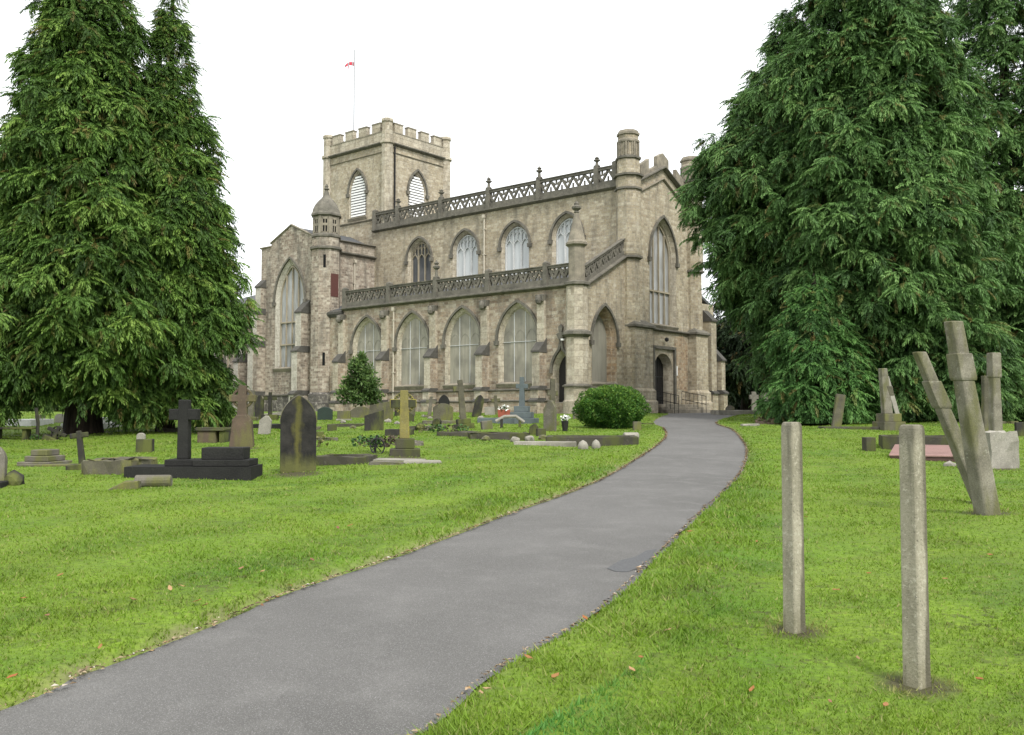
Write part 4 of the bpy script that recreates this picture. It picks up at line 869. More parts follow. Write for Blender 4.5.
# fallen broken column
k = MB(); mt = Matrix.Translation((0, 0, .10)) @ Matrix.Rotation(math.pi / 2, 4, 'Y'); k.lathe(0, 0, [(.088, -.28), (.10, -.27), (.10, .24), (.085, .26)], 'gr_grey', 14, 0, mt); thing1('fallen_column', k, 154, 488, 'broken round stone column lying in front of the black plinth', 'fallen column', 6, bevel=.008)
k = MB(); k.prism([(-.30, -.04), (.26, -.04), (.26, .16), (.05, .14)], LF, -.1, .1, 'gr_moss'); thing1('fallen_fragment', k, 121, 492, 'wedge shaped broken stone lying left of the fallen column', 'broken stone', 8, jitter=.015, bevel=.015)
headstone(141, 444, 8, 9, 'round', 'gr_pale', 'tiny pale rounded stone behind the low dark cube stone', 0)
headstone(145, 453.5, 15, 12, 'flat', 'gr_dark', 'low dark squarish stone on the grass below the left conifer', 8, th=.3)
# left far things below the trees
cross(53, 441, 16, 4, 20, 'gr_dark', 'dark ringed cross fallen askew beyond the left trees', ((.5, .4, .1),), 0, (0, 24), .12, .5, ring=6)
k = MB(); k.tube([(0, 0, 0), (.02, 0, .5), (-.05, 0, .95)], .05, 'gr_dark', 8); leaves(k, (0, 0, .06), .2, 40, .1, 'grnleaf'); thing1('tree_stump', k, 37, 440, 'thin dark sapling stump left of the ringed cross', 'stump', bevel=0)
k = MB(); k.box(-.62, .62, -.2, .2, .32, .38, 'gr_dark'); k.box(-.55, -.42, -.15, .15, -.05, .32, 'gr_dark'); k.box(.3, .42, -.15, .15, -.05, .32, 'gr_dark'); thing1('stone_bench', k, 14, 440, 'low dark stone bench like tomb at the far left', 'stone bench', bevel=.01)
for i, (px, py, wp, lab) in enumerate(((78, 431, 36, 'long white marble kerb beyond the left trees'), (88, 426, 22, 'white marble kerb behind the long white kerb at far left'), (18, 427, 26, 'white marble kerb at the far left edge'))):
    kerbs(px, py, wp, 1.9, .28, 'gr_white', lab, -4 + 3 * i, .2, name='marble_kerb')
for i, (px, py, wp, hp, st, m, lab) in enumerate(((60, 424, 10, 9, 'round', 'gr_pale', 'pale rounded far headstone left of two white kerbs'), (72, 421, 8, 9, 'flat', 'gr_white', 'white square headstone far behind the ringed cross'), (97, 421, 9, 8, 'round', 'gr_white', 'white rounded headstone beside the left conifer trunk'), (40, 422, 9, 7, 'flat', 'gr_grey', 'grey low headstone above the dark sapling stump'), (8, 424, 7, 6, 'round', 'gr_grey', 'grey rounded headstone far at the left frame edge'))):
    headstone(px, py, wp, hp, st, m, lab, random.uniform(-8, 8))
# chest tomb, celtic cross
P, s = G(214, 443); r = empty('chest_tomb', P, R(-4)); k = MB(); k.box(-13 * s, 6 * s, -.3, .4, -.05, 12 * s, 'gr_brown'); k.build('chest', r, bevel=.02, jitter=.015); k = MB(); k.box(-14 * s, 15 * s, -.36, .46, 12 * s, 15.5 * s, 'gr_kerb'); k.build('lid', r, bevel=.02, jitter=.012); k = MB(); k.box(9 * s, 14 * s, -.3, .3, -.05, 11.5 * s, 'gr_dark'); k.build('support', r, bevel=.02)
tag(r, 'ruined brown chest tomb with a displaced lid left of the brown cross', 'chest tomb')
headstone(208, 428, 17, 19, 'round', 'gr_dark', 'dark rounded headstone behind the ruined chest tomb', 0, th=.16)
P, s = G(242, 449); r = empty('grave_cross', P, R(8)); k = MB(); k.prism([(-12 * s, -.05), (12 * s, -.05), (9.5 * s, 27 * s), (5.5 * s, 33 * s), (-5.5 * s, 33 * s), (-9.5 * s, 27 * s)], LF, -.16, .16, 'gr_brown'); k.build('base', r, bevel=.02, jitter=.01)
k = MB(); k.prism([(-4.8 * s, 32 * s), (4.8 * s, 32 * s), (3.8 * s, 62 * s), (-3.8 * s, 62 * s)], LF, -.11, .11, 'gr_brown'); k.prism([(-13 * s, 46 * s), (13 * s, 46 * s), (13 * s, 53 * s), (-13 * s, 53 * s)], LF, -.104, .104, 'gr_brown')
for i in range(20):
    a0, a1 = 2 * math.pi * i / 20, 2 * math.pi * (i + 1) / 20; cc = lambda q, a: (q * math.cos(a), 49.5 * s + q * math.sin(a)); k.prism([cc(8 * s, a0), cc(10.5 * s, a0), cc(10.5 * s, a1), cc(8 * s, a1)], LF, -.07, .07, 'gr_brown')
k.build('cross', r, bevel=.01); tag(r, 'brown sandstone ringed cross on a wide tapering base left of the tall dark headstone', 'stone cross')
# tall dark headstone: soot black, with a run of yellow algae down its middle and green growth at the foot
tall_m, t_, b_ = newmat('soot black headstone with algae', .85); ob_ = nn(t_, 'TexCoord').outputs['Object']; sx_ = nn(t_, 'SeparateXYZ'); t_.links.new(ob_, sx_.inputs[0])
c_ = mix(t_, ramp(t_, noise(t_, ob_, 5, 5), [(.35, 0), (.7, 1)]), (.010, .010, .009), (.032, .030, .026))
wv_ = nn(t_, 'Math', operation='MULTIPLY_ADD'); t_.links.new(noise(t_, mapping(t_, ob_, (1, 1, 3)), 1.5, 4), wv_.inputs[0]); wv_.inputs[1].default_value = .28; t_.links.new(sx_.outputs[0], wv_.inputs[2]); wo2_ = nn(t_, 'Math', operation='SUBTRACT'); t_.links.new(wv_.outputs[0], wo2_.inputs[0]); wo2_.inputs[1].default_value = .13
ax_ = nn(t_, 'Math', operation='ABSOLUTE'); t_.links.new(wo2_.outputs[0], ax_.inputs[0]); ad_ = nn(t_, 'Math', operation='MULTIPLY_ADD'); t_.links.new(noise(t_, mapping(t_, ob_, (7, 7, 1.2)), 1.4, 5), ad_.inputs[0]); ad_.inputs[1].default_value = .30; t_.links.new(ax_.outputs[0], ad_.inputs[2])
c_ = mix(t_, ramp(t_, ad_.outputs[0], [(.14, .8), (.24, 0)]), c_, (.095, .09, .022))
az_ = nn(t_, 'Math', operation='MULTIPLY_ADD'); t_.links.new(noise(t_, mapping(t_, ob_, (8, 8, 2)), 1, 4), az_.inputs[0]); az_.inputs[1].default_value = .4; t_.links.new(sx_.outputs[2], az_.inputs[2])
c_ = mix(t_, ramp(t_, az_.outputs[0], [(.34, .75), (.58, 0)]), c_, (.11, .115, .035)); t_.links.new(c_, b_.inputs['Base Color']); bump(t_, b_, noise(t_, ob_, 30, 5), .5, .015)
P, s = G(298, 472); r = empty('headstone', P, R(13)); k = MB(); k.prism([(a, z) for a, z in arch(0, 17.5 * s, -.05, 50 * s, 77 * s, 10)], LF, -.085, .085, tall_m); k.build('slab', r, bevel=.012)
k = MB(); o_ = arc(0, 17.5 * s, 50 * s, 77 * s, 10)
o2 = arc(0, 18.3 * s, 50 * s, 78.0 * s, 10)
for i in range(len(o_) - 1): k.prism([o_[i], o_[i + 1], o2[i + 1], o2[i]], LF, -.08, .095, 'gr_grey')
k.build('edge_moulding', r)
tag(r, 'tall dark pointed headstone with green moss at its foot, left of centre', 'headstone')
headstone(264, 436, 12, 18, 'peak', 'gr_pale', 'small pale leaning headstone left of the tall dark headstone', 0, (0, 6))
kerbs(268, 430, 32, 1.0, .17, 'gr_black', 'low black kerb behind the small pale leaning headstone', 3, .14)
cross(270, 420, 28, 4, 13, 'gr_dark', 'dark cross against the transept wall behind the tall dark headstone', ((.7, .6, .25),), 6, (0, 0), .16, .72)
headstone(259, 420, 9, 24, 'peak', 'gr_dark', 'dark peaked headstone left of the dark cross by the transept', 0)
cross(250, 421, 31, 6, 10, 'gr_grey', 'grey cross beside the brown ringed cross near the transept buttress', ((.6, .5, .2),), 0, (0, 4), .15)
k = MB(); k.box(-.55, .55, -.3, .3, -.05, .12, 'gr_pale'); thing1('fallen_slab', k, 277, 419, 'pale slab propped near the transept plinth', 'stone slab', 0, (0, -7), dz=.15)
headstone(325, 421, 15, 12.5, 'segment', 'gr_green', 'low dark green slate headstone right of the tall dark headstone', -4, th=.14)
headstone(344, 422, 13, 9, 'flat', 'gr_moss', 'small squat mossy headstone left of the sapling', 3, th=.25, base=(.05, .08, 'gr_pale'))
headstone(361, 418, 20, 11, 'segment', 'gr_moss', 'wide low mossy headstone under the sapling', 4)
headstone(381, 421, 24, 20, 'slant', 'gr_moss', 'wide mossy slanted headstone behind the slanted dark one', -6, (0, 2))
cross(372, 417, 26, 4.5, 11, 'gr_grey', 'grey ringed cross half hidden by the sapling', ((.6, .5, .25),), 0, (0, 0), .14, .7, ring=4.5)
headstone(374, 431, 19, 20, 'slant', 'gr_dark', 'slanted dark topped headstone in front of the sapling', 10, th=.16)
kerbs(346, 428, 30, 1.2, .12, 'gr_kerb', 'low dark kerb with pale stones behind the rust wheel stand', 0, .14)
for i, (px, py, r_, m, lab) in enumerate(((343, 425, .13, 'gr_pale', 'left pale loose stone on the low dark kerb'), (353, 429, .12, 'gr_grey', 'right grey loose stone beside the low dark kerb'), (388, 424, .16, 'gr_pale', 'pale boulder right of the slanted dark headstone'), (397, 425, .13, 'gr_pale', 'pale small boulder next to the mossy yellow cross'))):
    thing1('loose_stone', rock(r_, m), px, py, lab, 'stone', bevel=0, dz=.05)
k = MB(); k.box(-.8, .0, -.12, .12, -.03, .12, 'gr_grey'); thing1('fallen_slab', k, 335, 443, 'narrow grey fallen slab right of the tall dark headstone', 'stone slab', -40, jitter=.01)
k = MB(); k.box(-.16, .16, -.16, .16, -.03, .22, 'gr_dark'); thing1('stone_block', k, 318, 441, 'small dark stacked block touching the tall dark headstone', 'stone block', 10)
# kerb with weeds, broken slabs and the wheel shaped flower stand
kerbs(340, 466, 52, 1.0, .19, 'gr_kerb', 'mossy kerb grave overgrown with weeds beside the tall dark headstone', -6, .14, 'gr_kerb', jit=.02)
k = MB()
for i in range(7): leaves(k, (random.uniform(-.9, 1.1), random.uniform(-.2, .4), .18), .24, 40, .10, ('grnleaf', 'gr_moss', 'gr_brown')[i % 3])
thing1('weed_patch', k, 348, 455, 'patch of weeds and dead flowers on the mossy kerb grave', 'weeds', bevel=0, dz=.1)['kind'] = 'stuff'
for i, (px, py, w, rz, lab) in enumerate(((396, 464, .55, -8, 'largest broken pale slab lying below the mossy yellow cross'), (422, 467, .40, 6, 'right hand broken pale slab below the mossy yellow cross'), (385, 468, .34, -14, 'left hand broken grey slab below the wheel stand'))):
    k = MB(); k.prism([(-w, -.04), (w, -.04), (w * .94, .06), (-w * .9, .07)], LF, -.05, .42, 'gr_pale' if i < 2 else 'gr_grey'); thing1('broken_slab', k, px, py, lab, 'stone slab', rz, jitter=.012, bevel=.01)
P, s = G(376, 455); k = MB(); rr = 7 * s
k.tube([(rr * math.cos(a * math.pi / 10), -.15 + .3 * math.sin(a * math.pi / 10) * .2, 8 * s + rr * 1.1 * math.sin(a * math.pi / 10)) for a in range(21)], .018, 'black', 5)
for a in range(4): k.tube([(-rr * math.cos(a * .785), 0, 8 * s - rr * math.sin(a * .785)), (rr * math.cos(a * .785), 0, 8 * s + rr * math.sin(a * .785))], .012, 'black', 5)
k.tube([(-.05, 0, -.05), (.02, 0, 19 * s)], .022, 'black', 5); k.tube([(-.1, .0, 10 * s), (-.2, 0, 14 * s)], .02, 'black', 5); thing1('wreath_stand', k, 376, 455, 'rusty black wheel shaped wreath stand on the grass', 'wreath stand', 20, bevel=0)
# mossy yellow cross
P, s = G(405, 458); r = empty('grave_cross', P, R(6)); z = steps(r, ((30 * s, .55, 8 * s), (19 * s, .4, 10 * s)), 'gr_kerb'); k = MB(); k.prism([(-5.5 * s, z), (4.5 * s, z), (2.8 * s, 66 * s), (-5.2 * s, 66 * s)], LF, -.09, .09, 'gr_yel'); k.prism([(-15 * s, 48 * s), (11 * s, 49 * s), (11 * s, 57 * s), (-15 * s, 57 * s)], LF, -.085, .085, 'gr_dark')
for i in range(20):
    a0, a1 = 2 * math.pi * i / 20, 2 * math.pi * (i + 1) / 20; cc = lambda q, a: (-1.5 * s + q * math.cos(a), 53 * s + q * math.sin(a)); k.prism([cc(8 * s, a0), cc(11 * s, a0), cc(11 * s, a1), cc(8 * s, a1)], LF, -.06, .06, 'gr_dark')
k.build('cross', r, bevel=.01); tag(r, 'yellow mossed ringed cross on stepped base in the middle of the graves', 'stone cross')
kerbs(398, 437, 26, .9, .22, 'gr_dark', 'dark kerb block behind the yellow mossed cross', 0, .2, 'gr_kerb'); kerbs(421, 431, 24, 1.2, .16, 'gr_kerb', 'thin dark kerb right of the yellow mossed cross', 4, .12)
thing1('stone_ball', rock(.17, 'gr_dark', sq=1), 420, 431, 'round dark stone ball on the thin dark kerb', 'stone ball', bevel=0, dz=.14)
k = MB()
for i in range(6): leaves(k, (random.uniform(-.8, .8), random.uniform(-.1, .3), .12), .24, 40, .10, ('grnleaf', 'gr_moss')[i % 2])
thing1('weed_patch', k, 448, 434, 'low green weeds left of the leaning mossy cross base', 'weeds', bevel=0, dz=.06)['kind'] = 'stuff'
headstone(443, 422, 20, 17, 'segment', 'gr_moss', 'pale green low headstone in front of a dark gothic one', 3, th=.18)
headstone(444, 417, 11, 22, 'gothic', 'gr_black', 'dark pointed headstone top behind the pale green low headstone', 0)
cross(464, 429, 49, 6.5, 15, 'gr_moss', 'tall leaning mossy cross left of the blue grey cross', ((20 * .036, .5, 5 * .036), (14 * .036, .4, 5 * .036)), 10, (0, -5), .17, .78, bm='gr_dark', broken=True)
headstone(476, 418, 9, 22, 'gothic', 'gr_dark', 'dark narrow leaning headstone right of the leaning mossy cross', 0, (0, 12), .14)
for i, (px, py, r_, lab) in enumerate(((449, 421, .16, 'pale stone right of the pale green headstone'), (461, 418, .13, 'pale stone behind the leaning mossy cross'), (481, 419, .15, 'pale stone beside the dark narrow leaning headstone'), (430, 420, .14, 'pale stone left of the pale green headstone'), (424, 417, .12, 'small pale stone by the aisle buttress foot'))):
    thing1('loose_stone', rock(r_, 'gr_pale'), px, py, lab, 'stone', bevel=0, dz=.05)
P, s = G(522, 423); r = empty('grave_cross', P, R(-12)); z = steps(r, ((30 * s, 1.0, 6 * s), (21 * s, .75, 6 * s), (14 * s, .55, 6 * s)), 'gr_blue'); k = MB(); k.prism([(-2.8 * s, z), (2.8 * s, z), (2 * s, 47 * s), (-2 * s, 47 * s)], LF, -.09, .09, 'gr_blue'); k.prism([(-6 * s, 35.5 * s), (6 * s, 35.5 * s), (6 * s, 40 * s), (-6 * s, 40 * s)], LF, -.085, .085, 'gr_blue'); k.build('cross', r, bevel=.01); tag(r, 'blue grey granite cross on three steps before the aisle', 'stone cross')
kerbs(495, 423.5, 36, 1.9, .26, 'gr_blue', 'blue grey kerb grave joined to the blue grey cross', -8, .16, 'gr_kerb')
P, s = G(504, 419); r = empty('flower_planter', P + Vector((0, 0, .02))); k = MB(); k.box(-.27, .27, -.13, .13, -.02, .36, 'redbox', taper=-.1); k.build('planter', r, bevel=.01); k = MB(); leaves(k, (0, 0, .42), .3, 60, .12, 'whitefl'); leaves(k, (0, 0, .38), .26, 40, .14, 'grnleaf'); k.build('flowers', r, uv=False); tag(r, 'red planter of white flowers on the blue grey kerb grave', 'planter')
headstone(550, 434, 12.5, 30, 'peak', 'gr_grey', 'narrow peaked grey headstone left of the round bush', -28, th=.15, taper=-.06)
cross(552, 425, 47, 6, 10, 'gr_moss', 'tall thin worn cross behind the narrow peaked headstone', ((.5, .45, .2),), 10, (0, 1), .16, .66)
P, s = G(565, 434); r = empty('flower_vase', P); k = MB(); k.lathe(0, 0, [(.08, -.03), (.09, .1), (.12, .32), (.11, .36)], 'gr_black', 10); k.build('vase', r); k = MB(); leaves(k, (0, 0, .46), .17, 46, .09, 'whitefl'); leaves(k, (0, 0, .40), .14, 26, .1, 'grnleaf'); k.build('flowers', r, uv=False); tag(r, 'black grave vase of white flowers left of the round bush', 'flower vase')
kerbs(592, 446, 92, 1.7, .27, 'gr_kerb', 'long mossy kerb grave in front of the round bush', -4, .16)
k = MB(); mt = Matrix.Translation((0, 0, .10)) @ Matrix.Rotation(math.pi / 2, 4, 'Y') ; k.lathe(0, 0, [(.10, -.22), (.12, -.2), (.12, .2), (.10, .22)], 'gr_pale', 12, 0, mt); thing1('fallen_column', k, 631, 441, 'pale round stub lying at right end of the long mossy kerb', 'fallen column', 14, bevel=.008)
k = MB(); k.box(-33 * .0245, 33 * .0245, -.1, .1, -.03, .13, 'gr_pale'); thing1('fallen_kerb', k, 545, 446, 'pale fallen kerb stone in front of the narrow peaked headstone', 'kerb stone', -9, jitter=.012)
for i, (px, py, r_, lab) in enumerate(((583, 449, .13, 'larger white stone ball before the long mossy kerb'), (596, 448, .11, 'smaller white stone ball right of the larger one'))):
    k = MB(); k.lathe(0, 0, [(r_ * .9, -.06), (r_, .05), (r_ * 1.02, .12), (r_ * .7, .20), (r_ * .1, .25)], 'gr_pale', 10); thing1('stone_ball', k, px, py, lab, 'stone ball', bevel=0, smooth=True)
kerbs(500, 441, 60, 1.2, .2, 'gr_kerb', 'broken dark kerb grave right of the leaning mossy cross', 5, .15, 'gr_brown', jit=.03)
for i, (px, py, r_, m, lab) in enumerate(((515, 442, .14, 'gr_pale', 'pale rock on the broken dark kerb'), (530, 441, .15, 'gr_pale', 'pale rock left of the stacked flat stones'), (543, 440, .13, 'gr_grey', 'stack of flat grey stones left of the peaked headstone'), (486, 442, .13, 'gr_grey', 'grey rock at left end of the broken dark kerb'))):
    thing1('loose_stone', rock(r_, m, sq=.8), px, py, lab, 'stone', bevel=0, dz=.06)
k = MB(); k.tube([(-.5, 0, .25), (-.2, 0, .42), (.2, 0, .43), (.5, 0, .22)], .06, 'gr_pale', 8); k.box(-.35, -.25, -.05, .05, -.05, .34, 'gr_dark'); k.box(.3, .4, -.05, .05, -.05, .3, 'gr_dark'); thing1('toppled_stone', k, 510, 430, 'toppled pale topped stone in front of the blue grey kerb', 'toppled stone', bevel=0)
headstone(637, 431, 8, 8, 'flat', 'gr_moss', 'small mossy stone peeping from the right foot of the round bush', 0, th=.2)
k = MB(); k.box(-.3, .3, -.1, .1, -.02, .06, 'gr_dark'); thing1('fallen_slab', k, 646, 425, 'thin dark slab right of the round bush', 'stone slab', 3)
headstone(578, 419, 10, 7, 'flat', 'gr_grey', 'low grey stone behind the left side of the round bush', 0, th=.3)
for i, (px, py, wp, hp, st, m, tl, lab) in enumerate(((225, 433, 9, 11, 'peak', 'gr_kerb', 5, 'small broken mossy stone right of the ruined chest tomb'), (199, 424, 7, 13, 'round', 'gr_brown', -4, 'narrow brown rounded stone behind the left of the chest tomb'), (287, 421, 8, 11, 'flat', 'gr_kerb', 3, 'squat dark stone between the dark cross and tall headstone'), (332, 431, 9, 6, 'flat', 'gr_kerb', 0, 'very low dark stone right of the tall dark headstone top half'), (408, 423, 12, 9, 'segment', 'gr_kerb', -3, 'low dark curved stone behind the yellow mossed cross'), (436, 428, 8, 9, 'peak', 'gr_dark', 9, 'jagged dark stone before the pale green low headstone'), (487, 431, 11, 8, 'flat', 'gr_grey', -6, 'squat grey stone right of the leaning mossy cross base'), (533, 436, 8, 10, 'peak', 'gr_dark', 7, 'jagged dark stump left of the narrow peaked headstone'), (541, 437, 9, 7, 'flat', 'gr_kerb', 0, 'low dark block touching the narrow peaked headstone'))):
    headstone(px, py, wp, hp, st, m, lab, random.uniform(-20, 20), (0, tl), .2)
for i, (px, py, wp, d_, hh_, m, rz_, lab) in enumerate(((222, 436, 30, .9, .14, 'gr_kerb', -12, 'low dark kerb in front of the ruined chest tomb'), (306, 430, 26, 1.0, .13, 'gr_grey', 8, 'low grey kerb behind the tall dark headstone'), (413, 446, 22, .8, .12, 'gr_grey', 14, 'low grey kerb right of the yellow mossed cross steps'), (456, 438, 40, 1.0, .15, 'gr_kerb', -6, 'mossy kerb in front of the leaning mossy cross'), (440, 425, 34, 1.2, .14, 'gr_grey', 6, 'grey kerb before the pale green low headstone'), (168, 434, 22, 1.0, .14, 'gr_kerb', 5, 'low dark kerb in the shade left of the tall black cross'))):
    kerbs(px, py, wp, d_, hh_, m, lab, rz_, .12, jit=.025)
for i, (px, py, hp, sh, aw, m, tl, lab) in enumerate(((429, 418, 22, 4, 10, 'gr_grey', 6, 'small grey cross tilting near the aisle wall left of pale green headstone'), (497, 415, 20, 4, 9, 'gr_moss', -5, 'small mossy cross by the aisle buttress behind the planter'), (294, 417, 22, 4, 10, 'gr_kerb', 3, 'small dark cross behind the tall dark headstone by the transept'))):
    cross(px, py, hp, sh, aw, m, lab, ((.5, .4, .15),), 5, (0, tl), .14)
# row of small stones along the foot of the aisle
for i, (px, hp, wp, st, m, lab) in enumerate(((307, 9, 9, 'round', 'gr_grey', 'low grey stone behind the right edge of tall dark headstone'), (399, 10, 9, 'round', 'gr_dark', 'small dark stone by the aisle wall left of yellow cross arm'), (411, 9, 8, 'flat', 'gr_grey', 'small grey stone by the aisle wall right of yellow cross'), (490, 8, 10, 'flat', 'gr_pale', 'low pale stone at the aisle foot behind the planter'), (236, 10, 8, 'round', 'gr_pale', 'pale stone by the chancel left of the brown ringed cross'), (222, 9, 9, 'flat', 'gr_pale', 'pale square stone far behind the chest tomb'))):
    headstone(px, 416.5, wp, hp, st, m, lab, random.uniform(-10, 10), (0, random.uniform(-5, 5)), .16)

# fallen leaves
ml, t_, b_ = newmat('autumn leaf', .6); oi = nn(t_, 'ObjectInfo'); t_.links.new(ramp(t_, oi.outputs['Random'], [(0, (.22, .11, .035)), (.35, (.25, .085, .022)), (.6, (.33, .24, .12)), (1, (.16, .065, .035))]), b_.inputs['Base Color'])
LFX = [(24, 608), (47, 626), (60, 583), (197, 614), (205, 617), (227, 620), (267, 600), (278, 596), (262, 604), (133, 611), (152, 649), (100, 660), (182, 598), (241, 578), (338, 533), (350, 530), (262, 583), (12, 692), (487, 705), (481, 709), (632, 685), (555, 694), (752, 700), (869, 581), (945, 589), (918, 548), (596, 613), (608, 590), (655, 553), (690, 539), (703, 530), (718, 552), (715, 549), (757, 549), (776, 470), (806, 520), (641, 670), (668, 642), (528, 672), (602, 617), (585, 628), (990, 560), (836, 600), (858, 668), (886, 716), (830, 712), (980, 690), (170, 600), (312, 570), (290, 590)]
src = None
for i, (px, py) in enumerate(LFX):
    if src is None:
        k = MB(); P_ = [(-1, 0, .0), (-.5, .42, .12), (.1, .5, .05), (.6, .3, .18), (1, 0, .3), (.6, -.34, .1), (.0, -.46, .16), (-.6, -.36, .05)]
        k.loft([[(x * .034, y * .034, z * .05) for x, y, z in P_], [(x * .034, y * .034, z * .05 + .0015) for x, y, z in P_]], ml); o = src = k.build('fallen_leaf', uv=False)
    else: o = src.copy(); COL.objects.link(o)
    p = hit(px, py); o.location = (p.x, p.y, float(ground(p.x, p.y)) + .028); o.rotation_euler = (random.uniform(-.3, .3), random.uniform(-.3, .3), random.uniform(0, 6)); sc = random.uniform(.6, 1.05); o.scale = (sc, sc, sc)
    tag(o, 'small curled autumn leaf fallen on the turf or path edge', 'leaf', 'fallen autumn leaves')
# ------------------------------------------------------------------ trees and shrubs
def leafmat(name, dark, mid, tip, trans=.25):
    m, t, b = newmat(name, .55); a = nn(t, 'Attribute', attribute_name='tint'); sep = nn(t, 'SeparateColor'); t.links.new(a.outputs['Color'], sep.inputs[0])
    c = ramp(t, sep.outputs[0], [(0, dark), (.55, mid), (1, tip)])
    c = mix(t, ramp(t, sep.outputs[1], [(.90, 0), (1, .8)]), c, (.14, .095, .03))
    t.links.new(c, b.inputs['Base Color']); b.inputs['Specular IOR Level'].default_value = .2
    tr = nn(t, 'BsdfTranslucent'); t.links.new(c, tr.inputs[0]); ms = nn(t, 'MixShader'); ms.inputs[0].default_value = trans
    t.links.new(b.outputs[0], ms.inputs[1]); t.links.new(tr.outputs[0], ms.inputs[2]); t.links.new(ms.outputs[0], t.nodes['Material Output'].inputs[0]); return m
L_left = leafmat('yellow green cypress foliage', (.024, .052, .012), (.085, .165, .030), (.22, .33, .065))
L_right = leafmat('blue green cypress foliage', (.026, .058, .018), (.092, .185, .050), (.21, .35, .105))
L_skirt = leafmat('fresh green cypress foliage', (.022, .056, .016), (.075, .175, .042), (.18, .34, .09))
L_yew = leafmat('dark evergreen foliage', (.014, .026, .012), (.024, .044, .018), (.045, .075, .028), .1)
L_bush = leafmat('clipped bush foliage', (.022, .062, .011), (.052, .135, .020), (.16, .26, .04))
L_sap = leafmat('sapling foliage', (.034, .066, .020), (.078, .14, .038), (.17, .25, .07))
mbark, t_, b_ = newmat('reddish bark', .95); ob_ = nn(t_, 'TexCoord').outputs['Object']
t_.links.new(ramp(t_, noise(t_, mapping(t_, ob_, (6, 6, .8)), 1.5, 4), [(.35, (.014, .011, .008)), (.65, (.048, .035, .026))]), b_.inputs['Base Color']); bump(t_, b_, noise(t_, mapping(t_, ob_, (8, 8, .8)), 2, 4), .8, .04)

def frond_template(nl=11, seed=0):
    """one drooping feather of foliage, axis along +x, unit length: narrow leaflets as diamonds"""
    r = np.random.default_rng(seed); Q = []; Tn = []
    ax = lambda t: np.array((t, 0, .10 * t - .62 * t ** 2.0))
    for i in range(nl):
        t = .08 + .92 * i / (nl - 1); p = ax(t)
        for s in ((-1, 1) if i < nl - 1 else (0,)):
            l = (.30 * (1 - .55 * t) + .09) * r.uniform(.7, 1.25); d = np.array((.75, s * r.uniform(.5, 1.0) * (1 - .35 * t), -.35 - .55 * t + r.uniform(-.25, .2))); d /= np.linalg.norm(d)
            q = p + d * l + np.array((0, 0, -.10 * l)); m_ = p + d * l * .5 + np.array((0, 0, .03)); n_ = np.cross(d, r.normal(0, 1, 3) * .6 + np.array((0, 0, 1))); n_ /= np.linalg.norm(n_) + 1e-9; w = .030 + .020 * r.random()
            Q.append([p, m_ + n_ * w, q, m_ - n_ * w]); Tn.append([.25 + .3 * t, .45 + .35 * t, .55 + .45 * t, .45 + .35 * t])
    return np.array(Q), np.array(Tn)
TPL = [frond_template(11, s) for s in range(6)]
def emit(P, D, L, shade, rng, up=None, tpl=None):
    """place fronds at P pointing along D (n,3) with length L"""
    n = len(P); Vs = []; Ts = []; k = rng.integers(0, len(TPL), n)
    x = D / (np.linalg.norm(D, axis=1, keepdims=True) + 1e-9); ref = np.tile(np.array((0, 0, 1.)), (n, 1)) + rng.normal(0, .28, (n, 3))
    y = np.cross(ref, x); y /= np.linalg.norm(y, axis=1, keepdims=True) + 1e-9; z = np.cross(x, y)
    br = rng.random(n)
    for j, (Q, Tn) in enumerate(TPL):
        s = np.where(k == j)[0]
        if not len(s): continue
        B = np.stack([x[s], y[s], z[s]], 1)                      # n,3,3
        V = P[s][:, None, None, :] + L[s][:, None, None, None] * np.einsum('qkc,ncd->nqkd', Q, B)
        Vs.append(V.reshape(-1, 3))
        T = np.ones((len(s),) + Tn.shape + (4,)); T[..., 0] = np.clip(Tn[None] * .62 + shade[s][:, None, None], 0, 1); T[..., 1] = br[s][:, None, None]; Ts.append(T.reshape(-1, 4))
    V = np.concatenate(Vs); T = np.concatenate(Ts); return V, T
